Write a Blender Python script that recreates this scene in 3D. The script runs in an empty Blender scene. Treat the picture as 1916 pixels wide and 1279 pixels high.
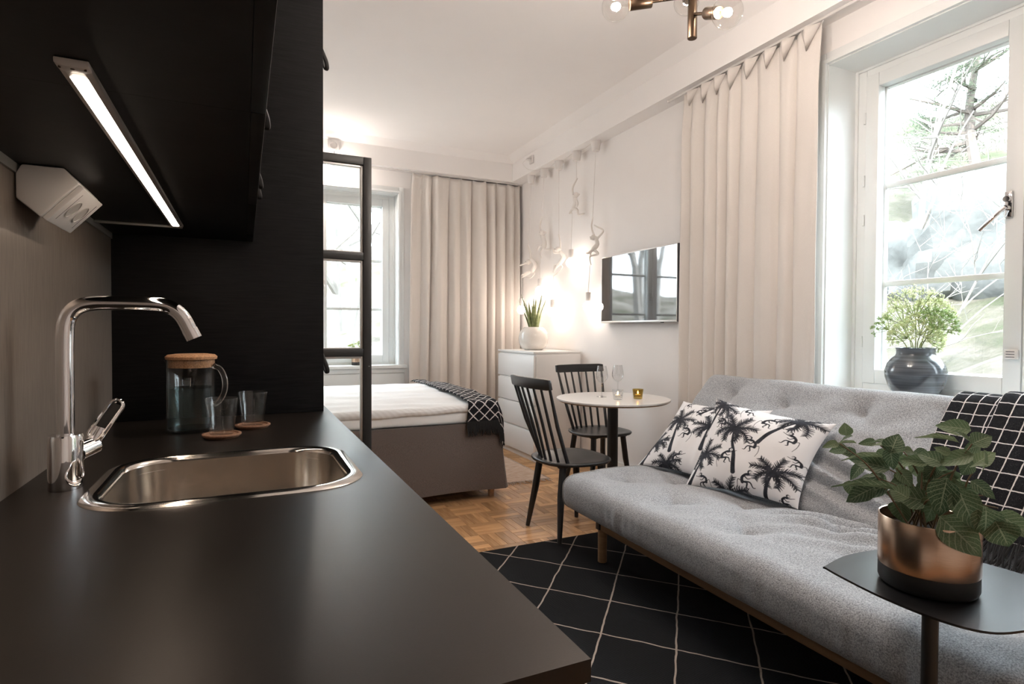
import bpy, bmesh, math, random
import numpy as np
from math import sin, cos, pi, radians, sqrt, exp, atan2, hypot
from mathutils import Vector, Matrix, noise

random.seed(7)
SC = bpy.context.scene
COL = SC.collection

# ------------------------------------------------------------------ camera
H = 1.19
F, YAW, PIT, ROL = 1077.0, radians(24.966), radians(-1.096), radians(-0.259)
fw = Vector((sin(YAW)*cos(PIT), cos(YAW)*cos(PIT), sin(PIT)))
rt = Vector((cos(YAW), -sin(YAW), 0))
dn = fw.cross(rt)
r2 = rt*cos(ROL) + dn*sin(ROL)
d2 = dn*cos(ROL) - rt*sin(ROL)
cam_data = bpy.data.cameras.new('camera')
cam_data.sensor_width = 36.0
cam_data.lens = F/1916*36.0
cam_data.clip_start = 0.02
cam_data.clip_end = 300
cam = bpy.data.objects.new('camera', cam_data)
COL.objects.link(cam)
up = -d2
m = Matrix((r2, up, -fw)).transposed().to_4x4()
m.translation = Vector((0, 0, H))
cam.matrix_world = m
SC.camera = cam

# ------------------------------------------------------------------ world, sun, exposure
world = bpy.data.worlds.new('world')
SC.world = world
world.use_nodes = True
bgn = world.node_tree.nodes['Background']
bgn.inputs['Color'].default_value = (0.80, 0.91, 1.0, 1)
bgn.inputs['Strength'].default_value = 7.2
sun_d = bpy.data.lights.new('sun', 'SUN')
sun_d.energy = 7.0
sun_d.angle = radians(1.0)
sun_d.color = (1.0, 0.95, 0.88)
sun = bpy.data.objects.new('sun', sun_d)
COL.objects.link(sun)
sun.rotation_euler = Vector((0.62, 0.45, -0.62)).to_track_quat('-Z', 'Y').to_euler()
sun.location = (-10, -10, 14)
SC.view_settings.view_transform = 'Standard'
SC.view_settings.look = 'None'
SC.view_settings.gamma = 1.0
SC.view_settings.use_curve_mapping = False
SC.view_settings.exposure = 1.12
cy = SC.cycles
cy.max_bounces = 9
cy.diffuse_bounces = 5
cy.glossy_bounces = 4
cy.transmission_bounces = 8
cy.transparent_max_bounces = 24
cy.caustics_reflective = False
cy.caustics_refractive = False
cy.sample_clamp_indirect = 6.0
cy.blur_glossy = 0.6

# daylight portals exactly in the two window openings (they emit nothing, they guide sky sampling)
def portal(name, loc, rot, sx, sy):
    l = bpy.data.lights.new(name, 'AREA')
    l.shape = 'RECTANGLE'; l.size = sx; l.size_y = sy
    l.cycles.is_portal = True
    o = bpy.data.objects.new(name, l); COL.objects.link(o)
    o.location = loc; o.rotation_euler = rot
portal('portal_right_window', (3.24, 1.34, 1.75), (0, radians(90), 0), 1.8, 1.6)
portal('portal_back_window', (0.70, 6.31, 1.70), (radians(-90), 0, 0), 1.6, 1.8)

# ------------------------------------------------------------------ helpers
OFF = {}
class MB:
    def __init__(s): s.v = []; s.f = []; s.uv = None
    def add(s, vs, fs):
        b = len(s.v); s.v.extend([tuple(p) for p in vs]); s.f.extend([tuple(i+b for i in f) for f in fs]); return s
    def box(s, x0, x1, y0, y1, z0, z1):
        return s.add([(x0,y0,z0),(x1,y0,z0),(x1,y1,z0),(x0,y1,z0),(x0,y0,z1),(x1,y0,z1),(x1,y1,z1),(x0,y1,z1)],
            [(3,2,1,0),(4,5,6,7),(0,1,5,4),(1,2,6,5),(2,3,7,6),(3,0,4,7)])
    def prism(s, poly, axis, a, b):
        n = len(poly)
        def P(p, t): return (t,p[0],p[1]) if axis=='x' else (p[0],t,p[1]) if axis=='y' else (p[0],p[1],t)
        vs = [P(p,a) for p in poly] + [P(p,b) for p in poly]
        fs = [tuple(range(n))[::-1], tuple(range(n,2*n))] + [(i,(i+1)%n,n+(i+1)%n,n+i) for i in range(n)]
        return s.add(vs, fs)
    def tube(s, path, r, n=8, closed=False, caps=True, flat=1.0, upv=None):
        P = [Vector(p) for p in path]; k = len(P)
        R = r if isinstance(r, (list, tuple)) else [r]*k
        T = []
        for i in range(k):
            a = P[(i-1) % k] if (closed or i > 0) else P[i]
            b = P[(i+1) % k] if (closed or i < k-1) else P[i]
            t = (b-a); T.append(t.normalized() if t.length > 1e-9 else Vector((0,0,1)))
        u = Vector(upv) if upv else (Vector((0,0,1)) if abs(T[0].z) < 0.9 else Vector((1,0,0)))
        u = (u - T[0]*u.dot(T[0])).normalized()
        vs = []
        for i in range(k):
            u = (u - T[i]*u.dot(T[i]))
            u = u.normalized() if u.length > 1e-6 else T[i].orthogonal().normalized()
            w = T[i].cross(u)
            for j in range(n):
                a = 2*pi*j/n
                vs.append(P[i] + u*(R[i]*cos(a)*flat) + w*(R[i]*sin(a)))
        fs = []
        for i in range(k if closed else k-1):
            for j in range(n):
                a0 = i*n+j; a1 = i*n+(j+1) % n; b0 = ((i+1) % k)*n+j; b1 = ((i+1) % k)*n+(j+1) % n
                fs.append((a0,a1,b1,b0))
        if caps and not closed:
            fs.append(tuple(range(n))[::-1]); fs.append(tuple((k-1)*n+j for j in range(n)))
        return s.add(vs, fs)
    def lathe(s, prof, n=24, c=(0,0,0), sx=1, sy=1, closed=False):
        vs = []; k = len(prof)
        for (r,z) in prof:
            for j in range(n):
                a = 2*pi*j/n; vs.append((c[0]+r*cos(a)*sx, c[1]+r*sin(a)*sy, c[2]+z))
        fs = []
        for i in range(k if closed else k-1):
            i2 = (i+1) % k
            for j in range(n):
                fs.append((i*n+j, i*n+(j+1)%n, i2*n+(j+1)%n, i2*n+j))
        if not closed:
            if prof[0][0] > 1e-5: fs.append(tuple(range(n))[::-1])
            if prof[-1][0] > 1e-5: fs.append(tuple((k-1)*n+j for j in range(n)))
        return s.add(vs, fs)
    def cyl(s, c, r, h, n=20, axis='z'):
        b = len(s.v)
        s.lathe([(r,0),(r,h)], n)
        for i in range(b, len(s.v)):
            x,y,z = s.v[i]
            if axis == 'x': x,y,z = z,x,y
            elif axis == 'y': x,y,z = y,z,x
            s.v[i] = (x+c[0], y+c[1], z+c[2])
        return s
    def sphere(s, c, r, n=16, m=10, sc=(1,1,1)):
        b = len(s.v)
        prof = [(r*sin(pi*i/m), -r*cos(pi*i/m)) for i in range(m+1)]
        prof[0] = (1e-6,-r); prof[-1] = (1e-6,r)
        s.lathe(prof, n)
        for i in range(b, len(s.v)):
            x,y,z = s.v[i]; s.v[i] = (x*sc[0]+c[0], y*sc[1]+c[1], z*sc[2]+c[2])
        return s
    def grid(s, nu, nv, fn, uv=True):
        b = len(s.v)
        for j in range(nv+1):
            for i in range(nu+1): s.v.append(tuple(fn(i/nu, j/nv)))
        for j in range(nv):
            for i in range(nu):
                a = b+j*(nu+1)+i; s.f.append((a, a+1, a+nu+2, a+nu+1))
        if uv:
            if s.uv is None: s.uv = {}
            for j in range(nv+1):
                for i in range(nu+1): s.uv[b+j*(nu+1)+i] = (i/nu, j/nv)
        return s
    def xf(s, M):
        s.v = [tuple(M @ Vector(p)) for p in s.v]; return s

def rbox(x0,x1,y0,y1,z0,z1,r,nx,ny,nz,disp=None):
    """rounded box as a closed lattice surface"""
    def ax(a,b,n):
        e = [r*(1-cos(pi/2*i/4)) for i in range(4)]
        mid = [a+r+(b-a-2*r)*i/n for i in range(n+1)]
        return [a+t for t in e]+mid+[b-t for t in e[::-1]]
    X,Y,Z = ax(x0,x1,nx),ax(y0,y1,ny),ax(z0,z1,nz)
    I,J,K = len(X)-1,len(Y)-1,len(Z)-1
    mb = MB(); idx = {}
    def V(i,j,k):
        q = (i,j,k)
        if q in idx: return idx[q]
        p = Vector((X[i],Y[j],Z[k]))
        c = Vector((min(max(p.x,x0+r),x1-r),min(max(p.y,y0+r),y1-r),min(max(p.z,z0+r),z1-r)))
        d = p-c
        if d.length > 1e-9:
            nn = d.normalized(); p = c+nn*r
        else: nn = Vector((0,0,1))
        if disp: p = disp(p, nn)
        idx[q] = len(mb.v); mb.v.append(tuple(p)); return idx[q]
    for i in range(I):
        for j in range(J):
            mb.f.append((V(i,j,0),V(i,j+1,0),V(i+1,j+1,0),V(i+1,j,0)))
            mb.f.append((V(i,j,K),V(i+1,j,K),V(i+1,j+1,K),V(i,j+1,K)))
        for k in range(K):
            mb.f.append((V(i,0,k),V(i+1,0,k),V(i+1,0,k+1),V(i,0,k+1)))
            mb.f.append((V(i,J,k),V(i,J,k+1),V(i+1,J,k+1),V(i+1,J,k)))
    for j in range(J):
        for k in range(K):
            mb.f.append((V(0,j,k),V(0,j,k+1),V(0,j+1,k+1),V(0,j+1,k)))
            mb.f.append((V(I,j,k),V(I,j+1,k),V(I,j+1,k+1),V(I,j,k+1)))
    return mb

def obj(name, mb, mat, parent=None, smooth=True, bevel=0, loc=None, seg=2, fixn=True):
    off = Vector(loc) if loc is not None else (OFF.get(parent) if parent is not None else None)
    if off is None: off = Vector((0,0,0))
    me = bpy.data.meshes.new(name)
    me.from_pydata([(x-off.x,y-off.y,z-off.z) for x,y,z in mb.v], [], mb.f)
    if mb.uv:
        ul = me.uv_layers.new(name='UVMap')
        for l in me.loops: ul.data[l.index].uv = mb.uv.get(l.vertex_index, (0,0))
    if bevel or fixn:
        bm = bmesh.new(); bm.from_mesh(me)
        if bevel:
            ed = [e for e in bm.edges if len(e.link_faces)==2 and e.calc_face_angle(0) > 0.5]
            bmesh.ops.bevel(bm, geom=ed, offset=bevel, segments=seg, affect='EDGES', profile=0.5, clamp_overlap=True)
        if fixn: bmesh.ops.recalc_face_normals(bm, faces=bm.faces[:])
        bm.to_mesh(me); bm.free()
    if smooth:
        me.shade_smooth()
        try: me.set_sharp_from_angle(angle=radians(38 if smooth is True else smooth))
        except Exception: pass
    if mat is not None: me.materials.append(mat)
    o = bpy.data.objects.new(name, me); COL.objects.link(o)
    if parent is not None:
        o.parent = parent; OFF[o] = off
    elif loc is not None:
        o.location = off; OFF[o] = off
    return o
def tag(o, label, cat, group=None, kind=None):
    if label: o['label'] = label
    if cat: o['category'] = cat
    if group: o['group'] = group
    if kind: o['kind'] = kind
    return o
def thing(name, label, cat, loc=(0,0,0), group=None, rotz=0, local=False):
    o = bpy.data.objects.new(name, None); COL.objects.link(o)
    o.location = loc; o.rotation_euler = (0,0,rotz); o.empty_display_size = 0.05
    OFF[o] = Vector((0,0,0)) if local else Vector(loc)
    return tag(o, label, cat, group)
def struct(name, mb, mat, **k):
    o = obj(name, mb, mat, **k); o['kind'] = 'structure'; return o
def copy_tree(o, parent=None):
    c = o.copy(); COL.objects.link(c); c.parent = parent
    OFF[c] = OFF.get(o, Vector((0,0,0)))
    for ch in list(o.children): copy_tree(ch, c)
    return c
def inst(name, me, parent, M):
    o = bpy.data.objects.new(name, me); COL.objects.link(o); o.parent = parent; o.matrix_local = M
    return o
def crv(pts, n=8, closed=False):
    P = [Vector(p) for p in pts]; k = len(P); out = []
    for i in range(k if closed else k-1):
        p0 = P[(i-1)%k] if (closed or i>0) else P[0]*2-P[1]
        p1 = P[i]; p2 = P[(i+1)%k]
        p3 = P[(i+2)%k] if (closed or i+2<k) else P[-1]*2-P[-2]
        for j in range(n):
            t = j/n
            out.append(0.5*((2*p1)+(p2-p0)*t+(2*p0-5*p1+4*p2-p3)*t*t+(3*p1-p0-3*p2+p3)*t**3))
    if not closed: out.append(P[-1])
    return out
def sstep(a,b,x):
    t = min(max((x-a)/(b-a),0),1); return t*t*(3-2*t)
def nz(x,y,z=0.0): return noise.noise(Vector((x,y,z)))

# ------------------------------------------------------------------ materials
def new_mat(name):
    m = bpy.data.materials.new(name); m.use_nodes = True
    nt = m.node_tree; return m, nt, nt.nodes['Principled BSDF']
def setc(b, name, v):
    if name in b.inputs: b.inputs[name].default_value = v
def N(nt, typ, **k):
    n = nt.nodes.new(typ)
    for a,v in k.items(): setattr(n,a,v)
    return n
def ramp(nt, stops):
    r = N(nt,'ShaderNodeValToRGB'); el = r.color_ramp.elements
    while len(el) < len(stops): el.new(0.5)
    for e,(p,c) in zip(el,stops): e.position = p; e.color = (*c,1) if len(c)==3 else c
    return r
def noise_n(nt, scale, vec=None, detail=4, rough=0.55, st=None, coord='Object'):
    tc = N(nt,'ShaderNodeTexCoord'); mp = N(nt,'ShaderNodeMapping')
    nt.links.new(tc.outputs[coord], mp.inputs['Vector'])
    if st: mp.inputs['Scale'].default_value = st
    t = N(nt,'ShaderNodeTexNoise'); t.inputs['Scale'].default_value = scale
    t.inputs['Detail'].default_value = detail; t.inputs['Roughness'].default_value = rough
    nt.links.new(mp.outputs['Vector'], t.inputs['Vector'])
    return t
def bump(nt, b, src, strength, dist=0.002):
    bp = N(nt,'ShaderNodeBump'); bp.inputs['Strength'].default_value = strength; bp.inputs['Distance'].default_value = dist
    nt.links.new(src, bp.inputs['Height']); nt.links.new(bp.outputs['Normal'], b.inputs['Normal'])
def mat(name, col, rough=0.5, metal=0.0, var=0.0, vscale=20, bmp=0.0, bscale=200, st=None, spec=0.5, coat=0.0, sheen=0.0, bdist=0.002):
    m, nt, b = new_mat(name)
    setc(b,'Base Color',(*col,1)); setc(b,'Roughness',rough); setc(b,'Metallic',metal); setc(b,'Specular IOR Level',spec)
    setc(b,'Coat Weight',coat); setc(b,'Sheen Weight',sheen)
    if var:
        t = noise_n(nt, vscale, st=st)
        r = ramp(nt, [(0.3,tuple(max(0,c*(1-var)) for c in col)),(0.7,tuple(min(1,c*(1+var)) for c in col))])
        nt.links.new(t.outputs['Fac'], r.inputs['Fac']); nt.links.new(r.outputs['Color'], b.inputs['Base Color'])
    if bmp:
        t2 = noise_n(nt, bscale, st=st, detail=2)
        bump(nt, b, t2.outputs['Fac'], bmp, bdist)
    return m
def emis(name, col, strength):
    m = bpy.data.materials.new(name); m.use_nodes = True; nt = m.node_tree; nt.nodes.clear()
    e = N(nt,'ShaderNodeEmission'); e.inputs['Color'].default_value = (*col,1); e.inputs['Strength'].default_value = strength
    o = N(nt,'ShaderNodeOutputMaterial'); nt.links.new(e.outputs[0], o.inputs['Surface']); return m
def thin_glass(name, tint=(1,1,1), refl=1.0, rough=0.0, ior=1.5):
    m = bpy.data.materials.new(name); m.use_nodes = True; nt = m.node_tree; nt.nodes.clear()
    tr = N(nt,'ShaderNodeBsdfTransparent'); tr.inputs['Color'].default_value = (*tint,1)
    gl = N(nt,'ShaderNodeBsdfGlossy'); gl.inputs['Roughness'].default_value = rough
    lw = N(nt,'ShaderNodeLayerWeight'); lw.inputs['Blend'].default_value = 0.5
    pw = N(nt,'ShaderNodeMath',operation='POWER'); pw.inputs[1].default_value = 5.0
    f0 = ((ior-1)/(ior+1))**2
    mr = N(nt,'ShaderNodeMath',operation='MULTIPLY_ADD'); mr.inputs[1].default_value = (1-f0)*refl; mr.inputs[2].default_value = f0*refl; mr.use_clamp = True
    mx = N(nt,'ShaderNodeMixShader'); o = N(nt,'ShaderNodeOutputMaterial')
    nt.links.new(lw.outputs['Facing'], pw.inputs[0]); nt.links.new(pw.outputs[0], mr.inputs[0]); nt.links.new(mr.outputs[0], mx.inputs[0])
    nt.links.new(tr.outputs[0], mx.inputs[1]); nt.links.new(gl.outputs[0], mx.inputs[2]); nt.links.new(mx.outputs[0], o.inputs['Surface'])
    return m
def glass(name, col=(1,1,1), ior=1.45, rough=0.0):
    m, nt, b = new_mat(name)
    setc(b,'Base Color',(*col,1)); setc(b,'Roughness',rough); setc(b,'IOR',ior); setc(b,'Transmission Weight',1.0); return m

def wood_dark():
    m, nt, b = new_mat('black_stained_oak')
    t = noise_n(nt, 9, st=(1.2,1.2,22), detail=6, rough=0.6)
    r = ramp(nt, [(0.35,(0.0035,0.0035,0.004)),(0.7,(0.011,0.0105,0.011))])
    nt.links.new(t.outputs['Fac'], r.inputs['Fac']); nt.links.new(r.outputs['Color'], b.inputs['Base Color'])
    setc(b,'Roughness',0.44); setc(b,'Specular IOR Level',0.22)
    t2 = noise_n(nt, 16, st=(1.5,1.5,40), detail=5); bump(nt, b, t2.outputs['Fac'], 0.25, 0.001)
    return m
def wood(name, c1, c2, st, scale=6, rough=0.35, spec=0.5):
    m, nt, b = new_mat(name)
    t = noise_n(nt, scale, st=st, detail=6, rough=0.6)
    oi = N(nt,'ShaderNodeObjectInfo')
    r = ramp(nt, [(0.3,c1),(0.7,c2)])
    nt.links.new(t.outputs['Fac'], r.inputs['Fac'])
    hs = N(nt,'ShaderNodeHueSaturation')
    mr = N(nt,'ShaderNodeMapRange'); mr.inputs['To Min'].default_value = 0.66; mr.inputs['To Max'].default_value = 1.22
    nt.links.new(oi.outputs['Random'], mr.inputs['Value']); nt.links.new(mr.outputs['Result'], hs.inputs['Value'])
    nt.links.new(r.outputs['Color'], hs.inputs['Color']); nt.links.new(hs.outputs['Color'], b.inputs['Base Color'])
    setc(b,'Roughness',rough); setc(b,'Specular IOR Level',spec)
    bump(nt, b, t.outputs['Fac'], 0.05, 0.001)
    return m
def fabric(name, c1, c2, scale=350, rough=0.9, bmp=0.35, big=0.12):
    m, nt, b = new_mat(name)
    t = noise_n(nt, scale, detail=3, rough=0.7)
    r = ramp(nt, [(0.33,c1),(0.67,c2)])
    nt.links.new(t.outputs['Fac'], r.inputs['Fac']); nt.links.new(r.outputs['Color'], b.inputs['Base Color'])
    setc(b,'Roughness',rough); setc(b,'Specular IOR Level',0.2); setc(b,'Sheen Weight',0.15)
    bump(nt, b, t.outputs['Fac'], bmp, 0.0015); return m

M = {}
M['wall'] = mat('painted_wall', (0.875,0.848,0.832), 0.85, var=0.015, vscale=3, bmp=0.04, bscale=260)
M['ceiling'] = mat('painted_ceiling', (0.88,0.855,0.84), 0.9, var=0.012, vscale=2)
M['trim'] = mat('white_gloss_paint', (0.79,0.805,0.80), 0.38, var=0.01, vscale=6)
M['outer'] = mat('outer_plaster', (0.75,0.72,0.65), 0.9, var=0.05)
M['blackwood'] = wood_dark()
M['worktop'] = mat('dark_laminate', (0.010,0.0075,0.006), 0.36, var=0.12, vscale=260, bmp=0.06, bscale=700, spec=0.30, bdist=0.0006)
M['worktop'].node_tree.nodes['Principled BSDF'].inputs['Specular Tint'].default_value = (1.0,0.86,0.76,1)
M['splash'] = mat('brushed_dark_metal_laminate', (0.26,0.215,0.18), 0.36, metal=0.5, var=0.22, vscale=30, st=(14,14,0.6), bmp=0.06, bscale=60)
M['steel'] = mat('brushed_steel', (0.62,0.56,0.50), 0.22, metal=1.0, var=0.06, vscale=40, st=(1,20,1))
M['steel_rim'] = mat('polished_steel', (0.72,0.68,0.64), 0.12, metal=1.0)
M['chrome'] = mat('chrome', (0.78,0.77,0.78), 0.045, metal=1.0)
M['alu'] = mat('satin_aluminium', (0.62,0.60,0.58), 0.35, metal=0.8)
M['alu_strip'] = mat('grey_metal_strip', (0.34,0.34,0.32), 0.4, metal=0.5)
M['plastic_w'] = mat('white_plastic', (0.72,0.69,0.67), 0.35)
M['plastic_shaded'] = mat('shaded_white_plastic', (0.50,0.47,0.45), 0.4)  # darker copy of the white plastic, outlet shade put into the colour
M['black_metal'] = mat('black_powder_coat', (0.018,0.017,0.016), 0.42, spec=0.5)
M['black_strap'] = mat('black_leather_loop', (0.02,0.019,0.018), 0.5, bmp=0.1, bscale=300)
M['cork'] = mat('cork', (0.42,0.22,0.11), 0.85, var=0.35, vscale=260, bmp=0.4, bscale=260)
M['cork_dark'] = mat('pressed_cork', (0.23,0.115,0.065), 0.8, var=0.25, vscale=260, bmp=0.3, bscale=260)
M['glass'] = glass('clear_glass', (1,1,1), 1.45)
M['water'] = thin_glass('water', (0.80,0.86,0.86), 0.8, ior=1.33)
M['pane'] = thin_glass('window_pane', (0.99,0.995,0.99), 0.6)
M['bulbglass'] = thin_glass('bulb_glass', (0.97,0.96,0.95), 1.0)
M['wineglass'] = thin_glass('wine_glass', (0.97,0.97,0.97), 1.6)
M['amber_glass'] = thin_glass('olive_glass', (0.76,0.66,0.36), 1.2)
M['tumbler'] = thin_glass('tumbler_glass', (0.97,0.975,0.975), 1.0)
M['table_metal'] = mat('satin_black_steel', (0.012,0.012,0.013), 0.30, spec=0.5)
M['wax'] = mat('candle_wax', (0.85,0.80,0.72), 0.5)
M['flame'] = emis('flame', (1.0,0.55,0.2), 25)
M['white_lac'] = mat('white_foil', (0.80,0.785,0.77), 0.4)
M['table_white'] = mat('white_laminate', (0.82,0.80,0.78), 0.28)
M['ply'] = mat('plywood_edge', (0.45,0.30,0.2), 0.6, var=0.2, vscale=60)
M['black_lac'] = mat('black_lacquered_wood', (0.022,0.022,0.023), 0.33, var=0.2, vscale=8, st=(1,1,6), spec=0.5)
M['oak'] = wood('oiled_oak', (0.22,0.125,0.06), (0.34,0.21,0.11), (1,1,8), 8, 0.45)
M['oak_rail'] = wood('oiled_oak_rail', (0.22,0.125,0.06), (0.34,0.21,0.11), (1,0.12,1), 22, 0.5)
M['plank_x'] = wood('oak_parquet_x', (0.54,0.285,0.13), (0.80,0.48,0.245), (0.7,9,1), 7, 0.26)
M['plank_y'] = wood('oak_parquet_y', (0.54,0.285,0.13), (0.80,0.48,0.245), (9,0.7,1), 7, 0.26)
M['subfloor'] = mat('dark_joint', (0.12,0.07,0.035), 0.7)
M['curtain'] = fabric('cream_cotton', (0.68,0.635,0.595), (0.74,0.695,0.655), 420, 0.9, 0.12)
M['linen_white'] = mat('white_bed_linen', (0.84,0.83,0.82), 0.85, bmp=0.05, bscale=500, sheen=0.1)
M['skirt'] = fabric('grey_brown_linen', (0.09,0.073,0.067), (0.19,0.158,0.145), 330, 0.95, 0.4)
M['sofa'] = fabric('light_grey_melange', (0.16,0.167,0.177), (0.53,0.545,0.57), 240, 0.95, 0.5)
M['piping'] = fabric('grey_piping', (0.25,0.24,0.235), (0.40,0.39,0.385), 300)
M['button'] = fabric('grey_button', (0.22,0.21,0.21), (0.36,0.35,0.35), 300)
M['fringe_black'] = mat('black_yarn', (0.012,0.012,0.013), 0.95)
M['jute'] = fabric('beige_yarn', (0.42,0.33,0.26), (0.62,0.52,0.44), 120, 0.95)
M['bronze'] = mat('antique_brass', (0.115,0.078,0.052), 0.34, metal=1.0, var=0.12, vscale=60, st=(1,1,0.2))
M['copper'] = mat('brushed_copper', (0.55,0.395,0.295), 0.26, metal=1.0, var=0.10, vscale=90, st=(0.4,0.4,12))
M['pot_black'] = mat('matt_black_ceramic', (0.012,0.012,0.012), 0.5)
M['pot_white'] = mat('glazed_white_ceramic', (0.74,0.70,0.65), 0.12, var=0.05, vscale=160, coat=0.3)
M['soil'] = mat('soil', (0.03,0.022,0.016), 0.95, var=0.4, vscale=90, bmp=0.6, bscale=90)
M['resin'] = mat('white_resin', (0.78,0.74,0.70), 0.55)
M['cord_white'] = mat('white_cable', (0.72,0.68,0.65), 0.5)
M['bulb_hot'] = emis('glowing_bulb', (1.0,0.85,0.73), 15)
M['filament'] = emis('filament', (1.0,0.88,0.79), 800)
M['spot_hot'] = emis('spotlight_bulb', (1.0,0.88,0.79), 420)
M['led'] = emis('led_diffuser', (1.0,0.82,0.66), 12)
M['tv_frame'] = mat('dark_grey_plastic', (0.09,0.085,0.095), 0.35)
M['tv_screen'] = mat('tv_screen', (0.012,0.012,0.014), 0.03, spec=0.5); M['tv_screen'].node_tree.nodes['Principled BSDF'].inputs['IOR'].default_value = 2.5
M['stem'] = mat('plant_stem', (0.16,0.10,0.05), 0.6)
M['rock'] = mat('grey_rock', (0.08,0.085,0.085), 0.9, var=0.35, vscale=1.2, bmp=0.8, bscale=4, bdist=0.05)
M['bark'] = mat('bark', (0.13,0.11,0.098), 0.9, var=0.3, vscale=4)
M['bark_pale'] = mat('pale_bark', (0.22,0.205,0.19), 0.9, var=0.2, vscale=4)
# ------------------------------------------------------------------ the room
WX, WY, WL, WF, CZ = 2.87, 6.0, -0.385, -1.3, 3.1
TH = 0.34
# floor: parquet blocks of four strips, single planks where the photograph shows them
floor = struct('floor', MB().box(WL-TH, WX+TH, WF-TH, WY+TH, -0.12, -0.012), M['subfloor'])
BS = 0.195; SW = BS/4
plank_me = {}
def plank_mesh(d):
    g = 0.0006; mb = MB()
    if d == 'x': mb.box(g-BS/2, BS/2-g, g-SW/2, SW/2-g, -0.012, 0.0)
    else: mb.box(g-SW/2, SW/2-g, g-BS/2, BS/2-g, -0.012, 0.0)
    me = bpy.data.meshes.new('plank'); me.from_pydata(mb.v, [], mb.f)
    bm = bmesh.new(); bm.from_mesh(me)
    ed = [e for e in bm.edges if all(v.co.z > -0.001 for v in e.verts)]
    bmesh.ops.bevel(bm, geom=ed, offset=0.0008, segments=1, affect='EDGES')
    bmesh.ops.recalc_face_normals(bm, faces=bm.faces[:]); bm.to_mesh(me); bm.free()
    me.materials.append(M['plank_'+d]); return me
plank_me = {'x': plank_mesh('x'), 'y': plank_mesh('y')}
rest = {'x': MB(), 'y': MB()}
cand = []
for i in range(-11, 11):
    for j in range(-24, 17):
        x0, y0 = 1.236+i*BS, 3.1+j*BS
        d = 'x' if (i+j) % 2 == 0 else 'y'
        for k in range(4):
            cx, cy_ = (x0+BS/2, y0+SW*(k+.5)) if d == 'x' else (x0+SW*(k+.5), y0+BS/2)
            if cx < WL-0.1 or cx > WX+0.1 or cy_ < WF-0.1 or cy_ > WY+0.1: continue
            fd = cx*sin(YAW)+cy_*cos(YAW); la = cx*cos(YAW)-cy_*sin(YAW)
            vis = (fd > 0.5 and cy_ > 2.72 and -0.14 < la/fd < 0.22 and cx > 0.95 and not (cx < 1.55 and cy_ > 3.98) and cy_ < 4.62 and cx < 2.42
                   and not (cx < 1.6 and cy_ > 3.8 and cx < 1.3))
            vis = vis or (2.2 < cy_ < 2.86 and 1.85 < cx < 2.15)
            cand.append((fd if vis else 99, d, cx, cy_))
cand.sort()
for n_, (fd, d, cx, cy_) in enumerate(cand):
    if n_ < 300 and fd < 99:
        inst('plank', plank_me[d], floor, Matrix.Translation((cx, cy_, random.uniform(-0.0003, 0.0003))))
    else:
        g = 0.0006
        if d == 'x': rest[d].box(cx-BS/2+g, cx+BS/2-g, cy_-SW/2+g, cy_+SW/2-g, -0.012, 0)
        else: rest[d].box(cx-SW/2+g, cx+SW/2-g, cy_-BS/2+g, cy_+BS/2-g, -0.012, 0)
for d in 'xy':
    o = obj('parquet_strips', rest[d], M['plank_'+d], floor, smooth=False, fixn=False); o['kind'] = 'stuff'

struct('ceiling', MB().box(WL-TH, WX+TH, WF-TH, WY+TH, CZ, CZ+0.2), M['ceiling'])
struct('wall_left', MB().box(WL-TH, WL, WF-TH, WY+TH, -0.1, CZ), M['wall'])
struct('wall_front', MB().box(WL, WX, WF-TH, WF, -0.1, CZ), M['wall'])
# window openings
RY0, RY1, RZ0, RZ1 = 0.55, 2.13, 0.86, 2.64
BX0, BX1, BZ0, BZ1 = -0.08, 1.475, 0.80, 2.63
w = MB()
w.box(WX, WX+TH, WF-TH, RY0, -0.1, CZ); w.box(WX, WX+TH, RY1, WY+TH, -0.1, CZ)
w.box(WX, WX+TH, RY0, RY1, -0.1, RZ0); w.box(WX, WX+TH, RY0, RY1, RZ1, CZ)
struct('wall_right', w, M['wall'], fixn=False)
w = MB()
w.box(WL, BX0, WY, WY+TH, -0.1, CZ); w.box(BX1, WX, WY, WY+TH, -0.1, CZ)
w.box(BX0, BX1, WY, WY+TH, -0.1, BZ0); w.box(BX0, BX1, WY, WY+TH, BZ1, CZ)
struct('wall_back', w, M['wall'], fixn=False)
# dropped soffit with a small cove towards the ceiling, along the right and back wall
SZ, SX, SY = 2.85, 2.72, 5.85
prof = lambda a, s: [(a, SZ), (a, 3.045), (a-0.035*s, 3.075), (a-0.13*s, CZ+0.01), (a+0.35*s, CZ+0.01), (a+0.35*s, SZ)]
pr_x = [(min(x, WX+0.001), z) for x, z in prof(SX, 1)]
struct('trim_1', MB().prism(pr_x, 'y', WF, WY-0.001), M['ceiling'], smooth=True)
pr_y = [(min(y, WY+0.001), z) for y, z in prof(SY, 1)]
struct('trim_2', MB().prism(pr_y, 'x', WL, SX+0.001), M['ceiling'], smooth=True)
struct('baseboard_right', MB().box(WX-0.014, WX, WF, WY-0.015, 0.0, 0.09), M['trim'], bevel=0.003)
struct('baseboard_back', MB().box(WL, WX-0.015, WY-0.014, WY, 0.0, 0.09), M['trim'], bevel=0.003)

def ring(mb, axis, p0, p1, a0, a1, z0, z1, wl, wr, wb, wt):
    """rectangular frame of four members between p0..p1 on the wall axis"""
    def B(u0,u1,v0,v1):
        if axis == 'x': mb.box(p0,p1,u0,u1,v0,v1)
        else: mb.box(u0,u1,p0,p1,v0,v1)
    B(a0,a0+wl,z0,z1); B(a1-wr,a1,z0,z1); B(a0+wl,a1-wr,z0,z0+wb); B(a0+wl,a1-wr,z1-wt,z1)
    return mb

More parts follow.
